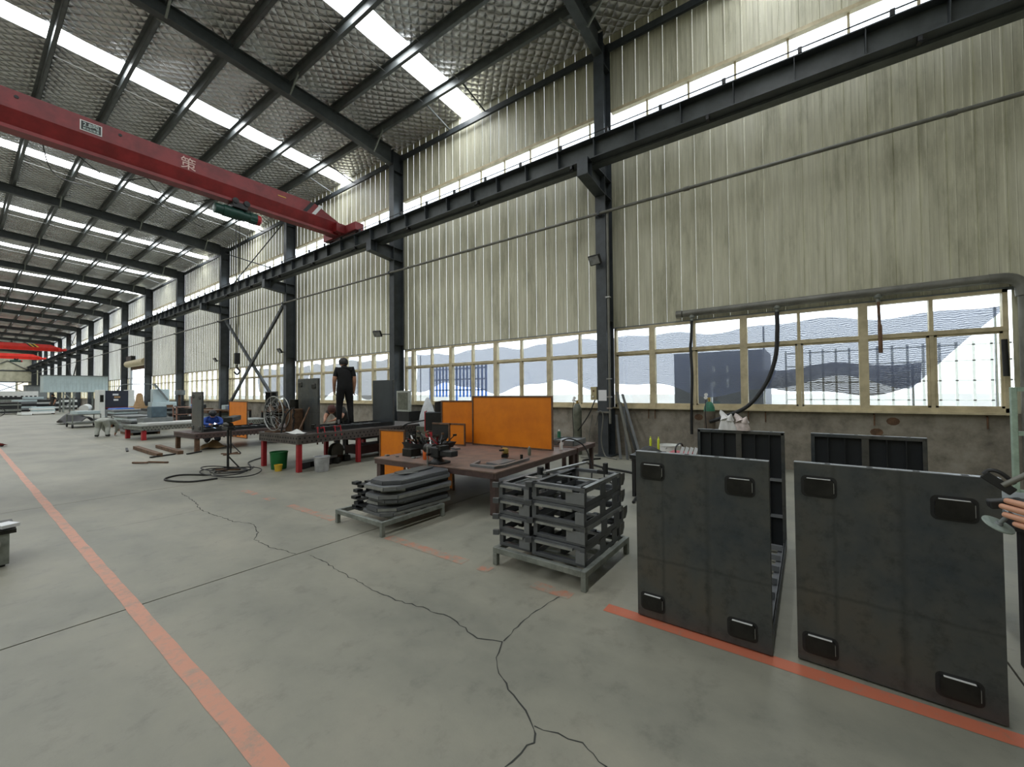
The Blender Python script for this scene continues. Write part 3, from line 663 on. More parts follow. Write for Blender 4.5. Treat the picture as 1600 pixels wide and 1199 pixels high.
def floodlight(label, loc, rot, tilt, arm):
    t = thing('floodlight', label, 'lamp', loc, rot); M = Matrix.Rotation(tilt, 3, 'Y')
    MB().cb((0,0,0), (.07,.3,.24), M).build('housing', BLACK, t, bev=.012); MB().cb(M @ Vector((-.038,0,0)), (.006,.25,.19), M).build('lens', mat('lamp_glass', (150,152,150), .25), t)
    MB().bar((.03,0,-.02), Vector((.03+arm,0,-.06)) if not isinstance(arm, tuple) else Vector(arm), .03, .03).build('arm', BLACK, t)
floodlight('black floodlight on the notice column', (9.0, 4.06, 4.72), R(-8), R(-32), .2)
floodlight('black floodlight on an arm beside the second column', (9.0, 12.55, 3.72), R(25), R(-38), (-.02, -.48, -.04))
floodlight('black floodlight on the third column behind the fan', (9.0, 20.05, 3.6), R(0), R(-32), .2)
floodlight('black floodlight on the fourth column from the notice', (9.0, 28.05, 3.6), R(0), R(-32), .2)
t = thing('power_box', 'beige switch box on the left side of the notice column', 'box', (9.3, 4.2, 1.36))
MB().box(-.06, .06, -.03, .13, 0, .32).build('body', YELBOX, t, bev=.006); MB().lathe([(.02,0),(.02,.02)], (-.06, .06, .08), 10, Matrix.Rotation(-pi/2,3,'Y')).build('knob', WHITE, t, True)
MB().box(-.065, -.06, .03, .07, .2, .24).build('button', RUST, t)
tag(MB().box(9.192, 9.2, 3.895, 4.10, 1.34, 1.6).build('notice', PAPER), 'white paper notice on the dark column', 'notice')

# ------------------------------------------------------------------ welded U-frames: two upright trays on a base
def rounded(w_, h_, r, n=4):
    out = []
    for cx, cy, a0 in ((w_/2-r, h_/2-r, 0), (-w_/2+r, h_/2-r, pi/2), (-w_/2+r, -h_/2+r, pi), (w_/2-r, -h_/2+r, 1.5*pi)):
        for i in range(n+1): a = a0 + pi/2*i/n; out.append((cx+r*cos(a), cy+r*sin(a)))
    return out
YZ = Matrix(((0,0,1),(1,0,0),(0,1,0)))         # local (u,v,w) -> (w along x, u along y, v along z)
UFRAME = None
def u_frame(label, loc, rot, group='welded U-frames'):
    global UFRAME
    if UFRAME: return dup(UFRAME, loc, rot, label)
    L, W_, H = 2.04, .80, 1.15
    t = thing('steel_cradle', label, 'cradle', loc, rot)
    for xo, nm, sg in ((0, 'end_panel', 1), (L, 'end_panel', -1)):
        # sheet on the outside, returned edges and ribs on the inside
        def bx(mb, xa, xb, *a): xs = sorted((xo+sg*xa, xo+sg*xb)); return mb.box(xs[0], xs[1], *a)
        mb = MB(); bx(mb, 0, .006, 0, W_, .01, H)
        for a in ((0, .006, .01, H), (W_-.006, W_, .01, H), (0, W_, H-.006, H), (0, W_, .01, .016)): bx(mb, .006, .05, *a)
        for a in ((.006, .03, .016, H-.006), (W_-.03, W_-.006, .016, H-.006), (.006, W_-.006, H-.03, H-.006)): bx(mb, .046, .05, *a)
        p = mb.build(nm, PLATE, t, bev=.0025)
        r_ = MB(); bx(r_, .0062, .0075, .007, W_-.007, .017, H-.007); r_.build('inner_sheet', mat('black_primer', (30, 34, 38), .5, .1, .15, 3), p)
        r_ = MB(); bx(r_, -.0005, .05, 0, W_, H, H+.0025); r_.build('top_edge', mat('skylit_flange_edge', (150, 154, 156), .38, .4, .2, 12), p)  # lighter strip paints the skylight reflection along the top flange
        for y in (.13, .255, .545, .67):
            r_ = MB(); bx(r_, .006, .045, y-.004, y+.004, .02, H-.03); r_.build('rib', PLATE_D, p)
        r_ = MB(); bx(r_, .006, .046, .375, .425, .02, H-.02); r_.build('centre_post', PLATE, p)
        for z in (.30, .66): r_ = MB(); bx(r_, .006, .048, .006, W_-.006, z, z+.025); r_.build('shelf_rib', BRACKET, p)
        for (y, z) in ((.685, 1.02), (.155, .985), (.695, .12), (.155, .115)):
            MB().prism(rounded(.165, .122, .026), 0, .0015, YZ, (xo-.0015 if sg > 0 else xo, y, z)).build('weld_halo', BLACK, p)
            q = MB().prism(rounded(.135, .092, .018), 0, .016, YZ, (xo-.016 if sg > 0 else xo, y, z)).build('pad', PAD, p)
            xa, xb = (xo-.0165, xo-.002) if sg > 0 else (xo+.002, xo+.0165)
            MB().box(xa, xb, y-.054, y+.054, z+.0452, z+.0475).build('ground_edge_glint', mat('skylit_ground_edge', (226, 228, 226), .35, .1, .05, 20), p); MB().box(xa, xb, y-.0695, y-.067, z-.028, z+.03).build('ground_edge_glint', BARE, p)  # pale top strip paints skylight onto the pad's ground edge; side strip is bare steel
            MB().prism(rounded(.130, .087, .016), 0, .001, YZ, (xo-.0172 if sg > 0 else xo+.0162, y, z)).build('pad_face', PAD, p)
            for dy in (-.035, .035):
                for dz in (-.02, .02): pass
        mb = MB()
        for y in (.10, .27, .45, .63): mb.box(xo+sg*.02-.012, xo+sg*.02+.012, y, y+.025, H+.002, H+.004)
        mb.build('slot_row', BLACK, p)
    for y in (.02, W_-.07): MB().angle((.06, y, .012), (L-.06, y, .012), .05, .005, (0, 1, 0), (0, 0, 1)).build('base_rail', BRACKET, t)
    MB().box(.05, L-.05, 0, .008, .012, .1).build('side_plate', PLATE_D, t); MB().box(.05, L-.05, W_-.008, W_, .012, .1).build('side_plate', PLATE_D, t)
    for i in range(7): x = .2+i*.27; MB().box(x, x+.04, .03, W_-.03, .03, .075).build('cross_member', BRACKET, t)
    UFRAME = t; return t
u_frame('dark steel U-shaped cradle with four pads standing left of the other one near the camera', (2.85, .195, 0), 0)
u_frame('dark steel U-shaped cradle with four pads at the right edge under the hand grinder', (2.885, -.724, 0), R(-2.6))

# ------------------------------------------------------------------ low pallets of welded parts
def pallet(label, loc, w_, d, h, rot=0):
    t = thing('steel_pallet', label, 'pallet', loc, rot); s = .045
    for x in (0, w_-s):
        for y in (0, d-s): MB().box(x, x+s, y, y+s, 0, h-.05).build('leg', GALV, t, bev=.004)
    for y in (0, d-s): MB().box(0, w_, y, y+s, h-.05, h).build('side_rail', GALV, t, bev=.004)
    for x in (0, w_-s): MB().box(x, x+s, s, d-s, h-.05, h).build('end_rail', GALV, t, bev=.004)
    for i in range(3): x = w_*(i+1)/4; MB().box(x-.02, x+.02, s, d-s, h-.04, h-.004).build('cross_slat', GALV, t)
    return t
pallet('low grey steel pallet under the stack of flat cut-corner plates', (2.76, 3.78, 0), .95, .92, .16)
pallet('low grey steel pallet under the two columns of welded brackets', (2.92, 1.43, 0), .96, .93, .16)
# left stack: flat plates with one cut corner and bent brackets on their hidden end
rnd = random.Random(4)
names = ['lowest', 'second lowest', 'third from below', 'fourth from below', 'fifth from below', 'sixth from below', 'seventh from below', 'topmost']
z = .162
def plate_stack(i, name):
    global z
    L_, W_ = (.98, .93, 1.0, .9, .97, .94, .99, .92)[i], (.50, .46, .52, .47, .5, .44, .5, .46)[i]; a = rnd.uniform(-.06, .06); ox, oy = rnd.uniform(-.06, .06), rnd.uniform(-.04, .05); BK = (BRACKET, BR2, BRACKET, BR2, BRACKET, PLATE_D, BRACKET, BR2)[i]
    t = thing('steel_plate', '%s flat grey welded plate in the stack on the left pallet' % name, 'steel plate', (2.93+ox+.03*(i > 4), 3.88+oy, z), a)
    c = .10+.05*(i % 3)
    poly = [(c, 0), (L_, 0), (L_+.09, .09), (L_+.09, W_-.04), (L_, W_), (c, W_), (0, W_-c*.6), (0, c)]
    MB().prism(poly, .036, .042).build('sheet', BK, t, bev=.001)
    inner = [(.55+(x-.55)*.93, .25+(y-.25)*.9) for x, y in poly]; n = len(poly); h = .036
    for q in range(n):
        (xa, ya), (xb, yb) = poly[q], poly[(q+1) % n]
        if q in (6, 7, 0, 1, 4): MB().bar((xa, ya, h/2), (xb, yb, h/2), .022, h-.002).build('edge_bar', BARE if (i+q) % 4 == 0 else BK, t)
    MB().box(.6, .62, .05, W_-.05, .004, .035).build('stiffener', BRACKET, t)
    MB().box(c, .5, -.002, .0, .02, .04).build('bright_edge', BARE, t) if i % 2 else MB().bar((c, 0, .040), (0, c, .040), .012, .006).build('bright_edge', BARE, t)
    if i < 7:
        MB().box(-.02+.01*i, .22, W_+.0, W_+.16, .006, .012).build('bracket_arm', PLATE_D, t)
        MB().box(.02, .10, W_+.14, W_+.23, .0, .034).build('bracket_foot', PLATE_D, t)
        MB().box(.14, .2, W_+.05, W_+.14, .012, .034).build('bracket_block', BLACK, t)
    z += .0475
for i, nme in enumerate(names): plate_stack(i, nme)
tag(MB().prism([(0,0),(.55,0),(.62,.05),(.6,.2),(.05,.22),(0,.12)], 0, .012, rz(.12), (3.34, 4.12, z)).build('offcut', PLATE), 'dark offcut plate lying on the left stack of plates', 'steel plate')
tag(MB().tube([(3.2, 4.2, z+.016), (3.52, 4.06, z+.016)], .006, 6).build('rod_offcut', BARE), 'thin bright rod lying on the left stack of plates', 'rod')
# right stack: welded bracket frames in two columns
def bracket(name, x, y, z, ln, wd, flip, hh=.155):
    t = thing('angle_bracket', '%s grey welded bracket on the right pallet' % name, 'bracket', (x, y, z), rnd.uniform(-.02, .02)); s = .042
    for yy in (0, wd-s):
        MB().angle((0, yy, 0), (ln, yy, 0), s, .004, (0, 1, 0), (0, 0, 1)).build('bottom_rail', BR2, t)
    MB().angle((0, 0, hh), (ln, 0, hh), s, .004, (0, 1, 0), (0, 0, -1)).build('top_rail', BARE if flip else BR2, t)
    MB().angle((0, wd, hh), (ln, wd, hh), s, .004, (0, -1, 0), (0, 0, -1)).build('top_rail', BR2, t)
    for xx in (0, ln-s):
        MB().box(xx, xx+s, 0, wd, hh-.03, hh).build('end_bar', BR2, t, bev=.002); MB().box(xx, xx+s, 0, wd, 0, .03).build('end_bar', BR2, t, bev=.002)
        for yy in (0, wd-s): MB().box(xx, xx+s, yy, yy+s, .03, hh-.03).build('post', BR2, t)
    MB().box(-.006, 0, .0, wd*(.34 if flip else .16), .02, .115).build('tab_plate', BRACKET, t, bev=.001)
    for q in (.38, .72): MB().box(ln*q, ln*q+.12, -.004, 0, .03, hh-.02).build('web_plate', BR2, t)
    MB().prism([(0,0),(.05,0),(.09,.05),(.09,.11),(0,.11)], -.005, .0, Matrix(((1,0,0),(0,0,1),(0,1,0))), (ln, -.001, .03)).build('gusset', PLATE, t)
    MB().bar((-.012, wd*.2, hh-.028), (-.012, wd*.92, hh-.028), .022, .02).build('front_bar', BARE, t)
    MB().bar((-.02, wd-.01, hh-.02), (-.045, wd+.04, hh-.02), .03, .045).build('bent_tip', BR2, t)
    MB().bar((.1, wd*.5, .05), (ln-.1, wd*.45, .05), .05, .05).build('inner_tube', PLATE_D, t)
    MB().box(ln*.45, ln*.45+.04, 0, wd, hh-.012, hh-.002).build('cross_bar', BARE, t)
    return t
for i, nme in enumerate(('lowest right-hand', 'second lowest right-hand', 'third right-hand', 'topmost right-hand')):
    bracket(nme, 2.99+.01*(i % 2), 1.47, .162+i*.158, .80, .50, i % 2)
for i, nme in enumerate(('lowest left-hand', 'second lowest left-hand', 'third left-hand', 'topmost left-hand')):
    bracket(nme, 3.0-.01*(i % 2), 2.0, .162+i*.145, .78, .34, (i+1) % 2, .142)
tag(MB().bar((3.28, 2.02, .815), (4.0, 1.93, .815), .035, .02).build('flat_bar', BARE), 'bright flat bar lying across the two columns of brackets', 'steel bar')
tag(MB().lathe([(.035,0),(.035,.07),(.03,.075)], (3.5, 2.2, .742), 14).build('steel_puck', BLACK, None, True), 'black round steel cup standing on the left-hand column of brackets', 'cup')
tag(MB().prism([(0,0),(.09,0),(.09,.03),(.03,.03),(.03,.10),(0,.10)], 0, .05, Matrix(((0,0,1),(1,0,0),(0,1,0))), (3.62, 1.55, .794)).build('latch_block', BLACK), 'black latch block on top of the right-hand column of brackets', 'block')

# ------------------------------------------------------------------ brown work table and what is on it
def leg_table(name, label, loc, rot, w_, d, h, ap, topm, legm, ls=.09, thick=.02, holes=False, legs=None, foot=0, legp=None):
    t = thing(name, label, 'table', loc, rot)
    MB().box(0, w_, 0, d, h-thick, h).build('table_top', topm, t, bev=.003)
    for y in (0.005, d-.035): MB().box(.01, w_-.01, y, y+.03, h-ap, h-thick).build('apron', legm if not holes else topm, t)
    for x in (.005, w_-.035): MB().box(x, x+.03, .035, d-.035, h-ap, h-thick).build('apron', legm if not holes else topm, t)
    for (x, y) in (legs or ((.03, .03), (w_-ls-.03, .03), (.03, d-ls-.03), (w_-ls-.03, d-ls-.03))):
        MB().box(x, x+ls, y, y+ls, foot, h-ap).build('leg', legp or (LEGRED if holes else legm), t, bev=.004)
        if foot: MB().box(x-.02, x+ls+.02, y-.02, y+ls+.02, 0, foot).build('foot', BLACK, t)
    if holes:
        hm = MB().lathe([(.019, 0), (.019, .003)], (0,0,0), 8).mesh('hole'); hm.materials.append(BLACK)
        for side in range(2):
            n = int((w_ if side == 0 else d)/.1)
            for i in range(n):
                for j in range(2):
                    o = link('hole', hm, t); u = .05+.1*i+.05*j; zz = h-.05-.075*j-.02
                    if side == 0: o.location = (u, .002, zz); o.rotation_euler = (pi/2, 0, 0)
                    else: o.location = (.002, u, zz); o.rotation_euler = (0, -pi/2, 0)
    return t
TA = R(3)
leg_table('work_table', 'brown steel work table carrying the vise and the big orange screen', (4.03, 3.2, 0), TA, 2.5, 2.35, .56, .09, TABLE, TABLE_D, .085)
leg_table('side_table', 'narrow brown steel table behind the orange screen carrying the grey tray', (6.62, 3.36, 0), R(4), .88, .72, .56, .08, TABLE, TABLE_D, .07)
def screen(label, a, b, h, z0=.56, lean=0.0, name='welding_screen'):
    a = Vector((*a, z0)); b = Vector((*b, z0)); d = (b-a); ln = d.length; ang = math.atan2(d.y, d.x)
    t = thing(name, label, 'screen', a, ang); t.rotation_euler = (lean, 0, ang); s = .025
    MB().box(s, ln-s, -.003, .003, s, h-s).build('curtain', ORANGE, t)
    for aa in ((0, ln, 0, s), (0, ln, h-s, h), (0, s, s, h-s), (ln-s, ln, s, h-s)): MB().box(aa[0], aa[1], -.014, .014, aa[2], aa[3]).build('frame_bar', RUST, t)
    return t
screen('big orange welding screen standing on the back of the brown table', (6.03, 3.53), (5.94, 5.28), .94, .562)
screen('smaller orange welding screen standing behind the big one', (6.2, 5.0), (6.12, 6.4), .96, .56) if False else None
screen('smaller orange welding screen left of the big one', (6.05, 5.3), (5.86, 6.05), .85, .562)
screen('orange screen leaning at the far left corner of the brown table', (4.66, 5.72), (4.56, 6.3), .9, .02, R(0))
screen('orange screen standing on the floor under the brown table', (4.72, 4.6), (4.67, 5.66), .43, .01)
screen('small orange offcut screen lying against the smaller orange screen', (5.7, 5.25), (5.62, 5.85), .42, .562, R(0))
# bench vise
t = thing('bench_vise', 'dark grey bench vise on the front edge of the brown table', 'vise', (4.105, 4.32, .56), R(0))
MB().prism([(-.1,-.13),(.13,-.13),(.16,-.05),(.16,.05),(.13,.13),(-.1,.13),(-.13,.06),(-.13,-.06)], 0, .03).build('base', BLACK, t, bev=.006)
MB().lathe([(.1,.03),(.07,.06),(.06,.11)], (0,0,0), 16).build('swivel', BLACK, t, True)
MB().prism([(-.09,-.10),(.09,-.10),(.09,.05),(.05,.10),(-.05,.10),(-.09,.05)], .06, .21, None, (0, 0, .03)).build('body', BLACK, t, bev=.015)
MB().tube([(0, .08, .2), (0, .24, .2)], .065, 14).build('anvil_horn', PAD, t, True)
MB().box(-.065, .065, -.34, -.1, .12, .2).build('sliding_jaw', BLACK, t, bev=.012)
MB().box(-.08, .08, -.14, -.10, .2, .26).build('jaw_plate', PAD, t); MB().box(-.08, .08, -.08, -.05, .2, .26).build('jaw_plate', PAD, t)
MB().tube([(-.1, .05, .14), (-.16, .05, .14)], .02, 8).build('screw', PAD, t); MB().tube([(-.15, .05, .26), (-.15, .05, -.12)], .011, 8).build('handle', BARE, t)
# spray can, dark block, angle plates, clamp, cups
def can(label, loc, r, h, m, capm, nm='spray_can', cat='can'):
    t = thing(nm, label, cat, loc)
    MB().lathe([(r*.95,0),(r,.008),(r,h*.78),(r*.8,h*.86),(r*.5,h*.88)], (0,0,0), 18).build('body', m, t, True)
    MB().lathe([(r*.45,h*.87),(r*.45,h*.97),(r*.3,h)], (0,0,0), 12).build('cap', capm, t, True); return t
can('orange bottle jack style can on the brown table left of the vise', (4.24, 4.72, .56), .045, .19, mat('orange_can', (206, 96, 34), .45, 0, .12, 9), RUST)
can('small dark green can on the right edge of the brown table', (5.43, 3.62, .56), .026, .14, GASGREY, BARE)
tag(MB().box(4.26, 4.46, 5.08, 5.3, .56, .68).build('grit_block', PAD, None, bev=.006), 'dark square steel block on the far left of the brown table', 'block')
t = thing('tool_rack', 'black tray of clamps and tools on the brown table behind the vise', 'tool rack', (4.44, 4.95, .56))
MB().add([(0,-.12,.1),(.5,-.12,.1),(.5,.5,.1),(0,.5,.1),(-.03,-.17,.19),(.53,-.17,.19),(.53,.55,.19),(-.03,.55,.19)], [(0,3,2,1),(0,1,5,4),(1,2,6,5),(2,3,7,6),(3,0,4,7)]).build('tray', BLACK, t)
for x, y in ((.05, -.06), (.45, -.06), (.05, .44), (.45, .44)): MB().box(x-.015, x+.015, y-.015, y+.015, 0, .11).build('leg', BLACK, t)
rn = random.Random(12)
for i in range(26):
    p = Vector((rn.uniform(.05, .45), rn.uniform(-.05, .48), .14)); d = Vector((rn.uniform(-.2, .12), rn.uniform(-.2, .24), rn.uniform(.05, .22)))
    tl = MB().bar(p, p+d, .022, .012).build('clamp_bar', (LEGRED, BARE, PAD, BLACK)[i % 4], t)
    MB().cb(p+d, (.05, .04, .03), rz(i)).build('clamp_jaw', (PAD, BLACK, RUST)[i % 3], tl)
t = thing('scrap_chute', 'black triangular side plate standing on the brown table by the orange screens', 'steel plate', (5.0, 4.96, .56))
MB().prism([(0, .30), (0, .48), (.44, .48), (.44, .0), (.27, .0)], 0, .012, Matrix(((0,0,1),(1,0,0),(0,1,0))), (0, 0, 0)).build('plate', BLACK, t)
MB().box(-.03, .0, -.012, .012, 0, .49).build('edge_bar', RUST, t); MB().box(-.02, .02, -.012, .42, .46, .485).build('edge_bar', RUST, t)
t = thing('welded_bracket', 'flat cut-corner grey bracket being tacked at the near corner of the brown table', 'bracket', (4.2, 3.3, .56), R(4))
MB().prism([(.0,.06),(.14,0),(.85,0),(.85,.05),(.2,.06),(.05,.14),(.05,.42),(.3,.5),(.3,.54),(0,.46)], 0, .035).build('edge_frame', BRACKET, t, bev=.002)
MB().box(.06, .8, .06, .4, 0, .01).build('sheet', PLATE, t); MB().prism([(.2,.12),(.6,.1),(.65,.3),(.25,.36)], .01, .03).build('raised_plate', BRACKET, t)
MB().bar((.0, .05, .037), (.14, -.0, .037), .02, .006).build('bright_edge', BARE, t); MB().bar((.15, .0, .037), (.72, .0, .037), .02, .006).build('bright_edge', BARE, t)
t = thing('toggle_clamp', 'small yellow toggle clamp on the cut-corner bracket on the brown table', 'clamp', (4.92, 3.72, .592), R(30)); t.scale = (1.6, 1.6, 1.6)
MB().box(-.05, .05, -.03, .03, 0, .03).build('base', PAD, t); MB().cb((0, 0, .06), (.1, .05, .05), rz(.3)).build('body', BRASS, t, bev=.01)
MB().bar((.0, 0, .07), (.14, .05, .08), .02, .02).build('arm', BLACK, t); MB().bar((0, 0, .07), (-.13, .03, .08), .02, .015).build('handle', BLACK, t); MB().tube([(.02, 0, .05), (.04, .0, .0)], .012, 8).build('spindle', BRASS, t)
tag(MB().lathe([(.02,0),(.022,.08),(.018,.085)], (4.98, 3.46, .56), 12).build('steel_sleeve', PAD, None, True), 'small grey steel sleeve standing right of the cut-corner bracket', 'sleeve')
t = thing('torch_bottle', 'small white bottle behind the lower right corner of the big orange screen', 'bottle', (6.25, 3.5, .56))
MB().lathe([(.03,0),(.03,.1),(.012,.13),(.012,.16)], (0,0,0), 12).build('body', BAG, t, True)
tag(MB().prism([(0,0),(.35,-.05),(.6,.08),(.55,.14),(.0,.1)], 0, .03, rz(1.2), (5.3, 5.0, .56)).build('curved_plate', BRACKET), 'grey curved plate lying before the smaller orange screen', 'steel plate')
for i, (x, y) in enumerate(((4.12, 5.5), (4.16, 5.3), (4.19, 4.95), (4.26, 4.92))):
    tag(MB().cb((x, y, .572), (.06, .05, .022), rz(i)).build('weld_tab', BARE, None, bev=.003), ('bright steel tab at the far left corner of the brown table', 'bright steel tab beside the dark square block', 'bright steel tab left of the orange can', 'bright steel tab touching the foot of the orange can')[i], 'steel tab')
t = thing('parts_tray', 'grey plastic parts tray on the narrow brown table', 'tray', (6.72, 3.5, .56), R(5))
for a in ((0,.62,0,.02,.1),(0,.62,.46,.48,.1),(0,.02,0,.48,.1),(.6,.62,0,.48,.1),(0,.62,0,.48,.008)): MB().box(a[0], a[1], a[2], a[3], 0, a[4]).build('wall', GREYB, t)
MB().box(-.002, .0, .2, .28, .02, .07).build('label', PAPER, t); MB().box(.05, .55, .05, .42, .07, .085).build('parts_layer', BRACKET, t)
can('small green-capped bottle standing behind the grey tray', (7.1, 4.02, .56), .035, .26, GASGREEN, BAG, 'bottle', 'bottle')
tag(MB().tube(catmull([(6.3, 3.6, .66), (6.4, 3.4, .74), (6.55, 3.2, .6), (6.5, 3.05, .3), (6.4, 3.0, .1)], 6), .012, 8).build('torch_cable', RUBBER, None, True), 'thin black torch cable hanging off the right end of the brown table', 'cable')
t = thing('stool_stand', 'thin black tripod stand on the floor right of the brown table', 'stand', (6.7, 2.9, 0))
for a in range(3): MB().bar((0, 0, .06), (.2*cos(a*2.1), .2*sin(a*2.1), .008), .016, .016).build('foot', BLACK, t)
MB().tube([(0,0,.05),(0,0,.3)], .012, 8).build('post', BLACK, t); MB().tube([(-.05,0,.22),(.05,0,.24)], .02, 8).build('clamp', BLACK, t)

# ------------------------------------------------------------------ gas cylinders, leaning bars, cables by the notice column
def gas_cylinder(label, loc, m, shoulder, h=1.35):
    t = thing('gas_cylinder', label, 'gas cylinder', loc); r = .11
    MB().lathe([(r*.9,0),(r,.02),(r,h*.8)], (0,0,0), 20).build('body', m, t, True)
    MB().lathe([(r,h*.8),(r*.92,h*.86),(r*.6,h*.92),(r*.3,h*.94)], (0,0,0), 20).build('shoulder', shoulder, t, True)
    v = MB().lathe([(.025,h*.94),(.025,h*1.0)], (0,0,0), 10).build('valve', BRASS, t, True)
    MB().tube([(0,0,h*.98), (-.08,.05,h*.99)], .014, 8).build('valve_outlet', BRASS, v)
    for dz, dx in ((.0, -.09), (.06, -.05)): MB().lathe([(.035,-.012),(.035,.012)], (dx, .05, h*1.0+dz), 14, Matrix.Rotation(pi/2, 3, 'Y')).build('gauge', BAG, v, True)
    MB().tube(catmull([(-.08,.05,h*.97),(-.16,.05,h*.8),(-.16,.03,h*.45),(-.14,.05,.35)], 6), .009, 6).build('gas_hose', RUBBER, t, True)
    return t
gas_cylinder('grey-green gas cylinder with gauges left of the notice column', (9.2, 4.68, 0), GASGREY, GASGREY)
gas_cylinder('brown-grey gas cylinder with a green shoulder before the near window', (9.3, 1.67, 0), RUST if False else mat('brown_grey_paint', (104, 94, 82), .55, .1, .2, 7), GASGREEN, 1.42)
for i, (xt, yt, zt, xb, yb) in enumerate(((9.4, 3.72, 1.55, 9.0, 3.22), (9.45, 3.6, 1.5, 9.1, 3.05), (9.4, 3.55, 1.2, 9.05, 3.35), (9.5, 3.68, 1.3, 9.15, 3.12), (9.42, 3.75, 1.0, 9.02, 3.5))):
    tag(MB().bar((xb, yb, .01), (xt, yt, zt), .06, .014, (1, 1, 0)).build('leaning_bar', (PIPE, BRACKET, BRACKET, PLATE, BRACKET)[i]), ('light grey flat bar leaning furthest left on the notice column', 'longest grey bar leaning against the sill right of the notice column', 'short grey bar leaning in the middle of the bars by the notice column', 'dark bar leaning behind the others by the notice column', 'shortest grey bar leaning close to the drop pipe')[i], 'steel bar')
def cable(label, pts, r=.012, m=RUBBER, k=6): return tag(MB().tube(catmull(pts, k), r, 7).build('cable', m, None, True), label, 'cable')
cable('black cable looping down from the switch box along the notice column', [(9.1, 4.15, 1.36), (9.05, 4.3, 1.0), (9.05, 4.5, .72), (9.1, 4.62, .6)], .014)
cable('beige cable loop hanging on the face of the notice column', [(9.12, 4.15, .75), (9.1, 4.05, 1.08), (9.1, 3.95, .98), (9.1, 4.0, .4), (9.08, 3.9, .05), (9.0, 3.7, .02), (8.9, 3.55, .02)], .014, PIPE)
cable('grey cable hanging left of the notice column to the floor', [(9.15, 4.25, 1.0), (9.1, 4.3, .6), (9.05, 4.32, .2), (8.95, 4.28, .02), (8.8, 4.1, .02), (8.7, 4.35, .02)], .013, PIPE)
cable('black hose lying on the floor from the notice column to the small tripod', [(8.8, 3.9, .02), (8.3, 4.1, .02), (7.8, 3.4, .02), (7.5, 2.6, .02), (6.6, 2.2, .02), (5.6, 2.0, .02)], .02)
cable('black hose coiled on the floor right of the bracket pallet', [(5.9, 1.3, .02), (5.3, 1.1, .02), (4.9, 1.35, .02), (5.0, 1.6, .02), (5.6, 1.75, .02), (6.0, 1.6, .03), (5.6, 1.35, .035), (5.0, 1.2, .03)], .02)
cable('black hose lying on the floor along the foot of the right wall', [(8.9, 3.0, .02), (8.4, 2.6, .02), (7.4, 2.5, .02), (6.9, 1.9, .02), (6.4, 1.7, .02)], .016)

# ------------------------------------------------------------------ behind the near panels
t = thing('welding_machine', 'small red and black welding machine behind the left panel', 'welding machine', (6.3, 1.45, 0))
MB().box(0, .5, 0, .32, .12, .62).build('body', LEGRED, t, bev=.012); MB().box(-.01, .0, .02, .3, .14, .6).build('front_plate', BLACK, t)
for y in (.04, .28):
    for x in (.08, .42): MB().lathe([(.03,-.02),(.06,-.015),(.06,.015),(.03,.02)], (x, y, .06), 12, Matrix.Rotation(pi/2,3,'X')).build('wheel', BLACK, t, True)
    MB().box(.05, .45, y-.012, y+.012, .05, .12).build('axle_plate', BLACK, t)
MB().tube(catmull([(.05,.16,.62),(.05,.16,.72),(.25,.16,.76),(.45,.16,.72),(.45,.16,.62)],5), .012, 8).build('handle', BLACK, t, True)
me_f = []
def fold_cloth(label, loc, sx, sy, h, m, seed, nm='cloth'):
    rn = random.Random(seed); p = [rn.uniform(0, 6) for _ in range(5)]
    def fn(u, v):
        r = math.sqrt((u-.5)**2+(v-.5)**2); return (sx*(u-.5)*(1+.15*sin(5*v+p[0])), sy*(v-.5)*(1+.15*sin(6*u+p[1])), h*max(.05, .75-r*1.1+.22*sin(7*u+p[2])*sin(6*v+p[3])))
    o = MB().grid(fn, 14, 14).build(nm, m, None, True, 0, False); o.location = loc; md = o.modifiers.new('thick', 'SOLIDIFY'); md.thickness = .006; tag(o, label, 'cloth'); return o
t = thing('tool_cart', 'dark cart of tools behind the left panel under the grey gloves', 'cart', (6.2, 1.5, 0)) if False else None
leg_table('low_bench', 'low dark steel bench behind the left panel', (5.95, 1.78, 0), 0, .5, .4, .62, .06, PLATE_D, BLACK, .05)
fold_cloth('grey work gloves heaped on the low bench behind the left panel', (6.2, 1.95, .63), .45, .34, .16, CLOTHD, 3, 'glove_heap')
for i, y in enumerate((1.86, 1.98)): can('lime tube standing on the low bench, %s one' % ('right' if i == 0 else 'left'), (6.35, y, .63), .018, .24, LIME, LIME, 'marker', 'tube')
for i in range(4):
    MBp = MB().cb((5.7, 1.37-.055*i, .76), (.005, .04, .14), Matrix.Rotation(R(18), 3, 'X')).build('white_offcut', PAPER)
    tag(MBp, '%s white strip standing behind the top edge of the left panel' % ('leftmost', 'second', 'third', 'rightmost')[i], 'strip')
leg_table('strip_stand', 'low dark stand under the row of white strips', (5.62, 1.1, 0), 0, .16, .36, .68, .04, PLATE_D, BLACK, .03)
def bucket(label, loc, r, h, m, hm=BARE, content=None):
    t = thing('bucket', label, 'bucket', loc)
    MB().lathe([(r*.84,0),(r*.86,.01),(r,h),(r*1.04,h),(r*1.04,h-.02),(r*1.01,h-.022),(r*.97,h-.03),(r*.8,.012),(.001,.012)], (0,0,0), 22).build('body', m, t, True)
    MB().tube([(r*1.03*cos(a), r*1.03*sin(a)*.35, h-.03-.5*r*math.sin(a)) for a in [pi*i/12 for i in range(13)]], .004, 6).build('handle', hm, t)
    return t
bucket('white bucket on the floor behind the left panel by the bars', (7.3, 1.95, 0), .17, .64, WHITE)
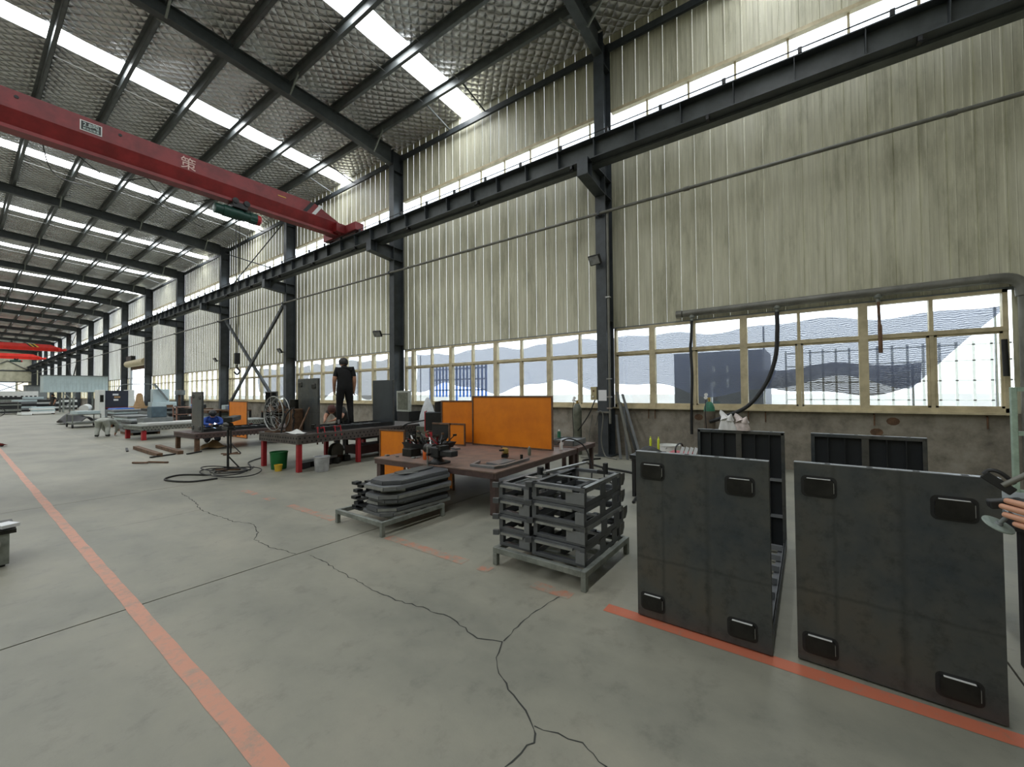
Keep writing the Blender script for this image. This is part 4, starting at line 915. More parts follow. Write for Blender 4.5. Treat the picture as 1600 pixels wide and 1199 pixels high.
# plastic bag standing on top of the far tray
def plastic_bag(label, loc, w_, h, seed, m=BAG):
    rn = random.Random(seed); ph = [rn.uniform(0, 6) for _ in range(6)]; t = thing('plastic_bag', label, 'bag', loc)
    def fn(u, v):
        a = 2*pi*u; r = w_*(.5+.1*sin(3*a+ph[0])+.06*sin(7*a+ph[1]+3*v))*(1-.62*v**1.6); return (r*cos(a)*.55, r*sin(a), h*.7*v*(1+.06*sin(2*a+ph[2])))
    MB().grid(fn, 28, 8).build('body', m, t, True, 0, False)
    MB().tube([(0, .02, h*.55), (.01, .035, h*.75), (.02, .06, h*.92), (.01, .065, h*1.05)], [.05*w_/.16, .03, .022, .004], 9).build('knot', m, t, True)
    MB().tube([(0, -.02, h*.55), (-.01, -.03, h*.72), (-.01, -.04, h*.86)], [.045, .022, .004], 9).build('knot', m, t, True)
    return t
plastic_bag('thin white plastic bag with tied handles on the far left tray, left one', (4.86, .70, 1.152), .16, .20, 3)
plastic_bag('thin white plastic bag holding something pinkish on the far left tray, right one', (4.86, .56, 1.152), .15, .17, 9, mat('pinkish_plastic', (214, 200, 194), .4, 0, .2, 14))
tag(fold_cloth('crumpled white plastic sheet behind the right far tray', (5.4, -.9, .0), .5, .4, 1.1, BAG, 21, 'plastic_sheet'), 'crumpled white plastic sheet behind the right far tray', 'sheet') if False else None
# pale green rack by the right frame edge, dark bench
t = thing('rack', 'pale green steel rack standing before the right end of the wall', 'rack', (7.5, -2.65, 0))
for x, y in ((0, .62), (0, 0)): MB().box(x, x+.06, y, y+.05, 0, 1.58).build('post', PALEGREEN, t, bev=.006)
for z in (.3, 1.0, 1.53): MB().box(0, .06, .05, .62, z, z+.05).build('rung', PALEGREEN, t)
leg_table('dark_bench', 'dark grey steel bench edge at the right border behind the grinder', (3.5, -1.9, 0), 0, .8, .98, .86, .09, GREYB, BLACK, .06)

# ------------------------------------------------------------------ people
def skin_body(name, J, B, root, mats, matfn, parent, extra=None, sub=2):
    """J: joint -> (position, radius); B: bones; one continuous surface grown with a skin modifier"""
    ks = list(J); idx = {k: i for i, k in enumerate(ks)}
    me = bpy.data.meshes.new(name); me.from_pydata([J[k][0] for k in ks], [(idx[a], idx[b]) for a, b in B], [])
    o = bpy.data.objects.new(name, me); COL.objects.link(o)
    sk = o.modifiers.new('skin', 'SKIN'); sk.use_smooth_shade = True
    for k in ks:
        d = me.skin_vertices[0].data[idx[k]]; r = J[k][1]; d.radius = r if isinstance(r, tuple) else (r, r); d.use_root = (k == root)
    ss = o.modifiers.new('sub', 'SUBSURF'); ss.levels = sub; ss.render_levels = sub
    dg = bpy.context.evaluated_depsgraph_get(); dg.update()
    m2 = bpy.data.meshes.new_from_object(o.evaluated_get(dg)); bpy.data.objects.remove(o); bpy.data.meshes.remove(me)
    m2.name = name; m2.materials.clear()
    for m in mats: m2.materials.append(m)
    rad = lambda k: max(J[k][1]) if isinstance(J[k][1], tuple) else J[k][1]
    segs = [(Vector(J[a][0]), Vector(J[b][0]), a, b) for a, b in B]
    for p in m2.polygons:
        c = p.center; best = None; bd = 1e9
        for a, b, na, nb in segs:
            ab = b-a; tt = max(0, min(1, (c-a).dot(ab)/max(ab.length_squared, 1e-9))); d = (c-(a+ab*tt)).length - (1-tt)*rad(na) - tt*rad(nb)
            if d < bd: bd = d; best = (na, nb, tt)
        p.material_index = matfn(*best, c); p.use_smooth = True
    r = bpy.data.objects.new(name, m2); COL.objects.link(r); r.parent = parent
    return r
def hand_joints(J, B, w, d, side, curl=.5, s='', sc=1.0):
    """five fingers rooted in the palm: w wrist joint name, d hand direction, side the thumb direction"""
    W0 = Vector(J[w][0]); d = Vector(d).normalized(); side = Vector(side).normalized(); nrm = d.cross(side).normalized()
    palm = 'palm'+s; J[palm] = (W0+d*.06*sc, (.034*sc, .02*sc)); B.append((w, palm))
    for i, (off, ln) in enumerate(((.028, .07), (.010, .08), (-.010, .075), (-.027, .058))):
        a = W0+d*.09*sc+side*off*sc; p0 = 'k%d%s' % (i, s); J[p0] = (a, .0105*sc); B.append((palm, p0)); prev = p0; pos = a; ang = .25*curl
        for q in range(3):
            ang += curl*.65; pos = pos + (d*cos(ang)+nrm*sin(ang))*ln*sc*(.44, .32, .24)[q]; nm = 'f%d%d%s' % (i, q, s); J[nm] = (pos, (.0092-.0008*q)*sc); B.append((prev, nm)); prev = nm
    a = W0+d*.03*sc+side*.03*sc; J['t0'+s] = (a, .012*sc); B.append((palm, 't0'+s))
    b = a+(d*.7+side*.7+nrm*.25).normalized()*.035*sc; J['t1'+s] = (b, .0105*sc); B.append(('t0'+s, 't1'+s))
    c = b+(d*.9+side*.25+nrm*.4).normalized()*.03*sc; J['t2'+s] = (c, .009*sc); B.append(('t1'+s, 't2'+s))
def person(label, loc, rot, P, top, trousers, shoes=BLACK, cap=None, hair=HAIR, sleeves='short', hands=True):
    t = thing('person', label, 'person', loc, rot)
    V = lambda k: Vector(P[k])
    J = {}; B = []
    def add(k, pos, r, prev=None):
        J[k] = (Vector(pos), r)
        if prev: B.append((prev, k))
    add('pelvis', V('pelvis'), (.185, .15)); add('waist', V('pelvis').lerp(V('chest'), .42), (.185, .14), 'pelvis'); add('chest', V('chest'), (.225, .155), 'waist')
    add('collar', V('chest').lerp(V('neck'), .7), (.14, .105), 'chest'); add('neck', V('neck'), .068, 'collar')
    up = (V('head')-V('neck')).normalized(); face = Vector(P.get('face', (0, 1, 0))).normalized()
    add('jaw', V('head')-up*.05+face*.015, (.078, .088), 'neck'); add('head', V('head')+up*.03, (.092, .108), 'jaw'); add('crown', V('head')+up*.095, (.066, .076), 'head')
    for s in 'LR':
        add('sh'+s, V('sh'+s), .085, 'chest'); add('el'+s, V('el'+s), .056, 'sh'+s); add('wr'+s, V('wr'+s), .036, 'el'+s)
        m_ = V('sh'+s).lerp(V('el'+s), .5); 
        if hands:
            hd = (V('wr'+s)-V('el'+s)); hand_joints(J, B, 'wr'+s, hd, P.get('thumb'+s, face), .4, s, 1.0)
        add('hip'+s, V('hip'+s), .125, 'pelvis'); add('thigh'+s, V('hip'+s).lerp(V('kn'+s), .35), .118, 'hip'+s); add('kn'+s, V('kn'+s), .085, 'thigh'+s); add('calf'+s, V('kn'+s).lerp(V('an'+s), .35), .082, 'kn'+s)
        add('an'+s, V('an'+s), .06, 'calf'+s); add('toe'+s, V('toe'+s), (.055, .04), 'an'+s)
        add('heel'+s, V('an'+s)+Vector((0, 0, -.045))-(V('toe'+s)-V('an'+s)).normalized()*.03, .045, 'an'+s)
    def mf(a, b, tt, c):
        if b[:3] in ('jaw', 'hea', 'cro') and a not in ('anL', 'anR') and b not in ('heelL', 'heelR'): return 0
        if b == 'neck': return 0 if tt > .35 else 1
        if b[:2] == 'wr': return 0 if (sleeves == 'short' or tt > .93) else 1
        if b[:2] == 'el': return 1 if (sleeves == 'long' or tt < .62) else 0
        if b[:4] == 'palm' or (b[0] in 'kft' and b[1].isdigit()): return 0
        if b[:3] in ('toe', 'hee'): return 3
        if b[:2] in ('hi', 'th', 'kn', 'ca', 'an'): return 2
        if b == 'waist': return 2 if tt < .25 else 1
        return 1
    o = skin_body('body', J, B, 'pelvis', [SKIN, top, trousers, shoes], mf, t)
    hc = V('head')+up*.035; M = Matrix((face.cross(up), -face, up)).transposed() if abs(face.dot(up)) < .5 else Matrix.Identity(3)
    if cap:
        c = MB().lathe([(.112,.0),(.115,.03),(.108,.07),(.08,.112),(.035,.132),(.005,.135)], hc, 18, M).build('cap', cap, t, True)
        MB().prism([(-.07,0),(.07,0),(.06,.06),(.03,.085),(-.03,.085),(-.06,.06)], .0, .008, M @ Matrix.Rotation(pi, 3, 'Z'), hc+face*.07+up*.01).build('brim', cap, c)
    if hair:
        MB().lathe([(.07,-.085),(.098,-.04),(.106,.01),(.1,.06),(.066,.11),(.005,.128)], hc-face*.034, 16, M).build('hair', hair, t, True)
    f_ = MB().prism([(-.012,0),(.012,0),(.004,.045),(-.004,.045)], 0, .022, Matrix((face.cross(up), up, face)).transposed(), hc+face*.085-up*.045); f_.build('nose', SKIN, t)
    for sg in (-1, 1):
        MB().lathe([(.012,-.006),(.026,0),(.012,.006)], hc+face.cross(up)*.083*sg-up*.03, 10, Matrix((up, face, face.cross(up))).transposed()).build('ear', SKIN, t, True)
        MB().lathe([(.0005,0),(.011,.002),(.0005,.008)], hc+face.cross(up)*.032*sg+face*.082-up*.005, 8, Matrix((face.cross(up), up, face)).transposed()).build('eye', BLACK, t, True)
    MB().cb(hc+face*.082-up*.085, (.04, .01, .008), M).build('mouth', mat('lips', (160, 96, 84), .5, 0, .05), t)
    return t
def standing(**k):
    P = dict(pelvis=(0,0,.93), chest=(0,.01,1.28), neck=(0,.0,1.47), head=(0,.03,1.58), face=(0,1,0),
             shL=(-.19,0,1.40), elL=(-.235,-.02,1.12), wrL=(-.235,.06,.88), shR=(.19,0,1.40), elR=(.235,-.02,1.12), wrR=(.235,.06,.88), thumbL=(.2,1,0), thumbR=(-.2,1,0),
             hipL=(-.09,0,.88), knL=(-.11,.03,.49), anL=(-.12,0,.085), toeL=(-.14,.15,.035), hipR=(.09,0,.88), knR=(.11,.03,.49), anR=(.12,0,.085), toeR=(.14,.15,.035))
    P.update(k); return P
# ------------------------------------------------------------------ welding table in the middle distance
WT = leg_table('welding_table', 'long black perforated welding table on red legs with the standing man', (4.02, 8.2, 0), R(3), 3.7, 1.55, .75, .19, mat('worn_table_plate', (98, 91, 87), .5, .2, .2, 5), PLATE_D, .085, .03, True, ((.03, .03), (.03, 1.42), (1.42, .05), (2.6, .03), (2.6, 1.42), (1.5, 1.42)))
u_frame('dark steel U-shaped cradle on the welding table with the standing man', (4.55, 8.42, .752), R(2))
person('person in black T-shirt, black trousers and black cap standing on the table, seen from behind', (5.62, 9.15, .825), R(-24),
       standing(head=(-.01,.09,1.55), face=(-.25,1,-.45), neck=(0,.03,1.45), wrL=(-.235,.12,.88), elL=(-.245,-.01,1.13), knL=(-.12,.04,.49), anL=(-.13,0,.085), toeL=(-.16,.14,.035), anR=(.15,-.02,.085), toeR=(.2,.12,.035), knR=(.14,.06,.49)),
       CLOTHB, CLOTHB, BLACK, CLOTHB).scale = (.95, .95, .95)
person('person in dark clothes bending over behind the cradle beside the standing man', (6.36, 10.5, 0), R(117),
       standing(pelvis=(0,-.1,.88), chest=(0,.18,1.12), neck=(0,.36,1.16), head=(0,.46,1.13), face=(0,.5,-.85), shL=(-.19,.25,1.14), shR=(.19,.25,1.14), elL=(-.24,.38,.95), elR=(.24,.38,.95), wrL=(-.14,.55,.88), wrR=(.14,.55,.88), hipL=(-.09,-.1,.84), hipR=(.09,-.1,.84)),
       CLOTHD, CLOTHB, BLACK, None, mat('reddish_hair', (96, 58, 52), .7))
# fan
t = thing('round_fan', 'round industrial fan with a silver ring guard on the welding table', 'fan', (4.14, 9.38, .75), R(6))
X = Matrix.Rotation(pi/2, 3, 'Y'); cz = .40
def ring(r, x, th, nm, m): MB().tube([(x, r*cos(2*pi*i/36), cz+r*sin(2*pi*i/36)) for i in range(37)], th, 6).build(nm, m, t, True)
ring(.37, -.06, .013, 'guard_ring', BARE); ring(.37, .08, .011, 'guard_ring', BARE); ring(.25, -.085, .004, 'guard_ring', BARE)
for i in range(20): a = 2*pi*i/20; MB().tube([(-.1, .05*cos(a), cz+.05*sin(a)), (-.09, .25*cos(a), cz+.25*sin(a)), (-.06, .37*cos(a), cz+.37*sin(a))], .003, 4).build('guard_wire', BARE, t)
MB().lathe([(.05,-.11),(.055,-.1),(.055,-.06),(.07,-.05),(.07,.1)], (0,0,cz), 16, X).build('hub', PAD, t, True)
MB().lathe([(.022,-.115),(.03,-.11)], (0,0,cz), 14, X).build('hub_cap', BARE, t)
for i in range(3):
    a = 2*pi*i/3+.4; u = Vector((0, cos(a), sin(a))); v = Vector((.35, -sin(a), cos(a))).normalized()
    MB().add([Vector((0,0,cz))+u*.06-v*.03, Vector((0,0,cz))+u*.32-v*.10, Vector((0,0,cz))+u*.34+v*.09, Vector((0,0,cz))+u*.06+v*.04]+[Vector((.004,0,cz))+u*.06-v*.03, Vector((.004,0,cz))+u*.32-v*.10, Vector((.004,0,cz))+u*.34+v*.09, Vector((.004,0,cz))+u*.06+v*.04], [(0,1,2,3),(7,6,5,4),(0,4,5,1),(1,5,6,2),(2,6,7,3),(3,7,4,0)]).build('blade', RUST, t)
MB().bar((.02, .0, .0), (.02, .0, cz-.06), .05, .04).build('post', RUST, t); MB().box(-.14, .16, -.2, .2, 0, .025).build('foot', RUST, t)
t = thing('rusty_machine', 'rusty motor block with a chain standing behind the round fan', 'machine', (4.27, 9.03, .75), R(3))
MB().box(0, .22, -.12, .2, 0, .5).build('body', RUST, t, bev=.02); MB().lathe([(.09,0),(.09,.2)], (.11, .05, .5), 14).build('motor', PAD, t, True)
cl = MB().tube([(0,.02,0),(.02,0,.02),(.0,-.02,.04),(-.02,0,.02),(0,.02,0)], .008, 5).mesh('chain_link'); cl.materials.append(BLACK)
for i in range(13): o = link('chain_link', cl, t); o.location = (-.02, -.17+.02*sin(i), .04+.038*i); o.rotation_euler = (0, 0, i*1.6)
tag(MB().tube([(4.18, 8.5, .77), (4.5, 8.66, 1.28)], .018, 8).build('steel_pipe', RUST, None, True), 'rusty pipe leaning on the left end of the cradle on the welding table', 'pipe')
tag(MB().tube(catmull([(4.06, 8.97, .76), (4.08, 8.93, .95), (4.12, 8.86, 1.15), (4.2, 8.8, 1.28)], 5), .016, 8).build('black_hose', RUBBER, None, True), 'black hose standing up beside the round fan', 'hose')
fold_cloth('white rag lying on the left end of the welding table', (4.2, 8.60, .755), .26, .5, .10, WHITE, 5, 'rag')
def gclamp(label, loc, rot, m=LEGRED):
    t = thing('bar_clamp', label, 'clamp', loc, rot)
    MB().bar((0,0,-.12), (.05,0,.09), .02, .01).build('bar', m, t); MB().bar((.05,0,.09), (.14,0,.06), .03, .02).build('fixed_jaw', m, t); MB().bar((.01,0,-.05), (.12,0,-.09), .03, .022).build('sliding_jaw', m, t)
    MB().tube([(.1,0,-.16), (.13,0,.0)], .009, 6).build('screw', PAD, t); MB().tube([(.1,0,-.16), (.08,.0,-.27)], .015, 8).build('handle', RUST, t); return t
for i, (x, r_) in enumerate(((4.45, 1.2), (4.62, 1.8), (4.85, 1.3), (5.0, 1.7))):
    gclamp('red bar clamp on the near edge of the welding table, %s from the left' % ('first', 'second', 'third', 'fourth')[i], (x, 8.2+.052*(x-4.02), .78), r_)
tag(MB().box(5.3, 5.34, 8.9, 8.92, .86, .96).build('gauge_block', BARE), 'small bright block standing on the cradle by the feet of the standing man', 'block')
# under the table
bucket('green bucket under the left end of the welding table', (4.05, 9.05, 0), .17, .36, GREENB)
bucket('yellow tub before the green bucket', (3.92, 8.78, 0), .075, .13, YEL)
bucket('white paint bucket under the near edge of the welding table', (4.42, 8.02, 0), .15, .30, mat('dirty_white_bucket', (188, 190, 192), .6, 0, .2, 6))
tag(MB().lathe([(.06,0),(.06,.2),(.03,.26),(.03,.3)], (3.98, 8.86, 0), 12).build('grey_bottle', GREYB, None, True), 'grey bottle between the green bucket and the yellow tub', 'bottle') if False else None
rn = random.Random(31)
for i in range(7):
    x, y = 4.35+.18*i, 8.75+rn.uniform(-.15, .2)
    tag(MB().cb((x, y, .07), (.24, .14, .13), rz(rn.uniform(0, 3))).build('scrap_block', (BLACK, PAD, RUST)[i % 3], None, bev=.02), '%s dark scrap block on the floor under the welding table from the left' % ORD[i].replace('nearest', 'first'), 'block')
tag(MB().bar((4.2, 8.5, .16), (5.1, 8.62, .17), .05, .05).build('scrap_tube', BRACKET), 'grey tube lying on the scrap blocks under the welding table', 'steel tube')
t = thing('hose_reel', 'pale hose reel standing under the middle of the welding table', 'reel', (5.3, 9.0, 0), R(20))
MB().lathe([(.2,-.06),(.2,-.04),(.1,-.04),(.1,.04),(.2,.04),(.2,.06)], (0,0,.21), 18, Matrix.Rotation(pi/2,3,'X')).build('drum', PIPE, t, True); MB().box(-.2, .2, -.06, .06, 0, .02).build('foot', BLACK, t)
t = thing('storage_rack', 'low black rack of parts under the right half of the welding table', 'rack', (5.75, 8.74, 0), R(4))
for x in (0, 1.0): MB().box(x, x+.06, 0, .06, 0, .46).build('post', BLACK, t); MB().box(x, x+.06, .5, .56, 0, .46).build('post', BLACK, t)
MB().box(-.15, 1.2, -.05, .6, .46, .52).build('shelf', BLACK, t); MB().box(0, 1.06, .02, .54, .1, .3).build('parts_bin', mat('dark_red_bin', (74, 40, 38), .6, 0, .2), t)
# roller stands and cable coil before the tables
def stand(label, loc, h, top=True):
    t = thing('roller_stand', label, 'stand', loc)
    MB().tube([(0,0,.03),(0,0,h)], .022, 10).build('post', BLACK, t)
    MB().bar((-.2,-.14,.015), (.2,.14,.015), .05, .03).build('foot', RUST, t); MB().bar((-.14,.2,.015), (.14,-.2,.015), .05, .028).build('foot', RUST, t)
    MB().bar((0,0,.3), (.16,-.22,.02), .02, .02).build('brace', BLACK, t)
    MB().box(-.06, .06, -.16, .16, h, h+.07).build('head', BLACK, t, bev=.01); MB().tube([(0,-.15,h+.11),(0,.15,h+.11)], .045, 12).build('roller', PAD, t, True); return t
stand('black roller stand in the cable coil, nearer of the two', (3.36, 9.75, 0), .84)
stand('black roller stand before the far cradle, farther of the two', (4.3, 12.3, 0), .62)
tag(MB().bar((3.3, 9.6, 1.05), (3.72, 10.3, 1.06), .16, .1).build('dark_bar', PLATE_D, None, bev=.01), 'short dark steel section lying on the nearer roller stand', 'steel section')
coil = []
for i in range(70):
    a = i*.36; r = .42+.05*sin(i*.9); coil.append((3.26+.14*sin(i*.21)+r*.78*cos(a), 9.35+.3*sin(i*.13)+r*1.35*sin(a), .018+.0008*i))
cable('black cable heaped in loops on the floor below the roller stand', coil, .011, RUBBER, 3)
cable('black cable trailing left from the heap of cable loops', [(2.95, 9.4, .016), (2.6, 9.9, .016), (2.3, 9.6, .016), (2.5, 9.0, .016), (2.9, 8.9, .016)], .016)
cable('black cable trailing from the heap of loops towards the red table leg', [(3.6, 9.3, .016), (3.8, 9.8, .016), (4.0, 10.4, .016), (4.5, 10.9, .016)], .014)
# welder, cabinets, screens between the tables and the wall
t = thing('welder', 'red and grey welding machine with a helmet on top behind the brown table', 'welding machine', (6.75, 7.05, 0), R(-48))
MB().box(-.3, .3, -.2, .2, .18, .66).build('cart', LEGRED, t, bev=.01); MB().box(-.3, .3, -.2, .2, .7, 1.12).build('body', PLATE_D, t, bev=.015); MB().box(-.32, -.3, -.2, .2, .68, 1.14).build('front_plate', LEGRED, t)
MB().lathe([(.02,0),(.02,.03)], (-.32, .05, .82), 10, Matrix.Rotation(-pi/2,3,'Y')).build('knob', WHITE, t)
for x in (-.24, .24):
    for y in (-.2, .2): MB().lathe([(.04,-.025),(.09,-.02),(.09,.02),(.04,.025)], (x, y, .09), 12, Matrix.Rotation(pi/2,3,'X')).build('wheel', BLACK, t, True)
    MB().box(x-.04, x+.04, -.18, .18, .08, .18).build('axle', BLACK, t)
t = thing('welding_helmet', 'black welding helmet lying on the red and grey welding machine', 'helmet', (6.72, 7.05, 1.122), R(-60))
MB().grid(lambda u, v: (.13*cos(pi*(u-.5)*1.1)-.02, .14*sin(pi*(u-.5)*1.1), .26*v*(1-.12*(2*u-1)**2)), 12, 8).build('shell', BLACK, t, True, 0, False); MB().box(.1, .115, -.06, .06, .12, .19).build('visor', DKGLASS, t)
fold_cloth('brown leather gloves on the red and grey welding machine', (6.95, 6.85, 1.12), .26, .24, .14, CARD, 8, 'glove_pair')
t = thing('light_box', 'framed grey notice box on the wall plinth right of the far column', 'box', (9.0, 11.1, 0), 0)
MB().box(-.05, .05, -.33, .33, .94, 1.64).build('case', CLOTHG, t, bev=.01); MB().box(-.056, -.05, -.26, .26, 1.0, 1.58).build('panel', GASGREY, t); MB().box(-.04, .6, -.3, .3, 0, .94).build('pedestal', BLACK, t)
t = thing('white_bag', 'white woven sack standing left of the red and grey welding machine', 'sack', (7.3, 8.05, 0))
MB().box(-.22, .22, -.2, .2, 0, .7).build('crate', GASGREY, t, bev=.01)
MB().lathe([(.2,.7),(.23,.8),(.2,1.0),(.12,1.25),(.05,1.42),(.02,1.45)], (0,0,0), 14).build('sack', mat('white_sack', (216, 220, 222), .8, 0, .1, 9), t, True)
cable('black welding cable drooping from the welding machine to the long welding table', [(6.7, 7.2, .95), (6.4, 7.7, .85), (6.6, 8.2, .72), (6.9, 8.4, .76)], .018)
cable('black cable hanging beside the framed notice box', [(8.9, 11.6, 1.5), (8.6, 11.4, 1.0), (8.2, 11.0, .7), (7.6, 10.4, .76)], .018) if False else None
# ------------------------------------------------------------------ second welding table with a cradle and a welder
leg_table('welding_table', 'brown-grey perforated welding table with the kneeling welder behind it', (3.88, 13.55, 0), R(2), 3.6, 1.6, .5, .14, TABLE_D, PLATE_D, .1, .03, True, ((.03, .03), (.03, 1.45), (3.4, .03), (3.4, 1.45)), 0, RUST)
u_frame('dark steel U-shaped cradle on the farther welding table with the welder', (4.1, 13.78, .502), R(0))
person('person in blue jacket and black welding helmet kneeling behind the far welding table', (4.98, 15.75, 0), R(165),
       standing(pelvis=(0,-.1,.40), chest=(0,.02,.72), neck=(0,.12,.86), head=(0,.2,.93), face=(0,.8,-.6), shL=(-.19,.06,.80), shR=(.19,.06,.80), elL=(-.25,.28,.64), elR=(.25,.28,.64), wrL=(-.08,.46,.62), wrR=(.08,.46,.62),
                hipL=(-.1,-.08,.38), hipR=(.1,-.08,.38), knL=(-.14,.25,.1), knR=(.14,.25,.1), anL=(-.14,-.12,.085), anR=(.14,-.12,.085), toeL=(-.14,-.24,.05), toeR=(.14,-.24,.05)),
       CLOTHBLUE, CLOTHB, BLACK, BLACK, None, 'long')
tag(MB().lathe([(.001,-.018),(.018,0),(.001,.018)], (4.78, 14.9, .668), 8).build('welding_arc', emit('arc_light', (.45, .65, 1), 160), None, True), 'bright blue-white welding arc before the kneeling welder', 'arc light')
screen('orange welding screen behind the far welding table', (7.9, 20.6), (7.1, 21.2), .86, .55, name='welding_screen') if False else None
screen('orange welding screen standing far behind the kneeling welder', (6.1, 16.0), (6.1, 17.6), 1.32, .0)
cable('two arched torch hoses before the far orange screen', [(5.2, 14.3, .6), (5.25, 14.6, 1.05), (5.3, 14.9, 1.2), (5.3, 15.2, 1.0), (5.3, 15.3, .55)], .03, ORANGE) if False else None
for i, (a, b) in enumerate((((3.14, 15.9), (3.1, 13.35)), ((3.6, 15.7), (3.55, 13.45)))):
    tag(MB().box(-.06, .06, 0, (Vector(a)-Vector(b)).length, 0, .09).build('floor_beam', RUST, None, bev=.004), 'rusty brown beam lying on the floor, %s of the two' % ('left', 'right')[i], 'steel beam')
    o = COL.objects['floor_beam' if i == 0 else 'floor_beam.001']; o.location = (b[0], b[1], 0); o.rotation_euler = (0, 0, -math.atan2(a[0]-b[0], a[1]-b[1]))
for i, (a, b) in enumerate((((2.9, 13.3), (3.45, 13.5)), ((2.85, 15.3), (3.0, 16.2)), ((3.62, 13.2), (4.0, 13.45)))):
    tag(MB().bar((*a, .02), (*b, .02), .05, .03).build('floor_bar', BLACK), ('black flat bar on the floor before the left rusty beam', 'black flat bar at the far end of the left rusty beam', 'black flat bar on the floor by the near right leg of the far table')[i], 'steel bar')
fold_cloth('brown cardboard scraps under the corner of the far welding table', (4.5, 14.2, 0), .6, .5, .28, CARD, 14, 'cardboard_heap')
for o in [c for c in COL.objects if c.name.startswith('steel_cradle') and c.get('label', '').find('standing man') > 0]:
    MB().box(1.984, 1.988, .004, .796, .016, 1.146).build('liner_sheet', mat('smooth_blue_grey_sheet', (74, 80, 86), .35, .4, .1, 2), o)

# ------------------------------------------------------------------ person at the right edge working with a grinder
person('person at the right border holding a grinder, only the fingers in view', (1.76, -1.165, 0), 0,
       standing(wrL=(-.135,.60,1.216), elL=(-.13,.31,1.14), wrR=(.10,.50,1.06), elR=(.28,.24,1.05), thumbL=(.1,0,1), thumbR=(-.1,0,1), face=(0,1,-.5), head=(0,.07,1.56)),
       CLOTHD, CLOTHB, BLACK, None, HAIR, 'short')
t = thing('hand_grinder', 'black hand grinder with a grey disc held before the right panel', 'grinder', (1.69, -.4225, 1.242)); t.scale = (.65, .65, .65)
dc = Vector((0, .011, -.06)); mv = Vector((0, -.914, -.405)); vv = Vector((.949, -.233, -.212)); pv = (vv-mv*vv.dot(mv)).normalized(); qv = mv.cross(pv)
if qv.z < 0: qv = -qv
nv = (-pv*.42 + qv*.907).normalized(); yv = nv.cross(mv); MD = Matrix((mv, yv, nv)).transposed()
d_ = MB().lathe([(.014,-.004),(.05,-.003),(.051,0),(.05,.003),(.014,.004)], dc, 28, MD).build('disc', GRIND, t, True)
MB().lathe([(.013,.004),(.011,.012),(.008,.014)], dc, 14, MD).build('flange_nut', GREYB, t, True)
MB().tube([dc, dc+nv*.055+Vector((0, -.012, .012))], .008, 10).build('spindle', GREYB, t, True)
MB().cb((-.005, -.01, .035), (.05, .10, .036), Matrix.Rotation(R(-12), 3, 'X')).build('gear_head', BLACK, t, bev=.006)
MB().tube([(-.02, -.03, .04), (-.09, -.17, .05), (-.1, -.32, .03)], [.024, .022, .02], 12).build('body', BLACK, t, True)
MB().bar((-.005, .05, .15), (-.02, -.03, .085), .014, .035).build('lever', BLACK, t, bev=.004)
MB().tube(catmull([(-.005, .05, .15), (-.005, .03, .168), (-.01, -.0, .16), (-.015, -.035, .12)], 5), .008, 8).build('lever_loop', BLACK, t, True)
MB().tube([(-.02, -.0, .11), (-.03, -.16, .24), (-.04, -.4, .38)], .011, 10).build('air_line', PIPE, t, True)

# ------------------------------------------------------------------ left foreground edge
t = thing('tool_case', 'black tool case at the left border of the floor', 'case', (-.2, 6.05, 0))
MB().box(0, .5, 0, .5, 0, .3).build('body', BLACK, t, bev=.01); MB().box(.44, .52, -.01, .03, .02, .3).build('corner_post', GALV, t)
MB().box(-.02, .56, -.02, .5, .3, .335).build('lid', PAD, t); MB().cb((.5, .1, .36), (.12, .16, .03), rz(.4)).build('paper', PAPER, t)
for x in (.3, .42): MB().lathe([(.05,0),(.05,.03),(.03,.035)], (x, -.01, .22), 14, Matrix.Rotation(pi/2, 3, 'X')).build('wheel', BARE, t, True)
t = thing('pallet_truck', 'dark red fork tip of a pallet truck at the left border', 'pallet truck', (.30, 20.4, 0))
MB().add([(0,0,.04),(.72,0,.04),(.72,.16,.04),(0,.16,.04),(-.3,0,.5),(.5,0,.14),(.5,.16,.14),(-.3,.16,.5)], [(0,3,2,1),(4,5,6,7),(0,1,5,4),(1,2,6,5),(2,3,7,6),(3,0,4,7)]).build('fork', mat('dark_red_paint', (110, 30, 28), .5, 0, .2), t)
MB().lathe([(.02,-.03),(.05,-.03),(.05,.03),(.02,.03)], (.6, .08, .05), 12, Matrix.Rotation(pi/2, 3, 'X')).build('roller', BLACK, t, True); MB().box(-.5, .0, 0, .5, .05, 1.0).build('body', BLACK, t)

# ------------------------------------------------------------------ far half of the hall
leg_table('assembly_table', 'long low perforated table with a white sheet on top and red legs', (3.8, 18.6, 0), R(6), 4.6, 1.6, .5, .16, GALV, PLATE_D, .12, .03, True, ((.05, .03), (.05, 1.45), (4.3, .03), (4.3, 1.45)))
tag(MB().cb((5.0, 19.5, .535), (2.0, .9, .06), rz(.1)).build('sheet_stack', WHITE), 'white sheet stack lying on the long low perforated table', 'sheet stack')
tag(MB().cb((4.55, 20.0, .932), (.46, .4, .4), rz(.1)).build('blue_grey_crate', mat('blue_grey_paint', (84, 104, 116), .5, 0, .15), None, bev=.01), 'blue-grey crate behind the white sheet stack on the low table', 'crate')
tag(MB().cb((4.5, 20.0, .648), (.9, .6, .16), rz(.1)).build('plate_pile', GREYB), 'grey plate pile under the blue-grey crate', 'plate pile')
rn = random.Random(77)
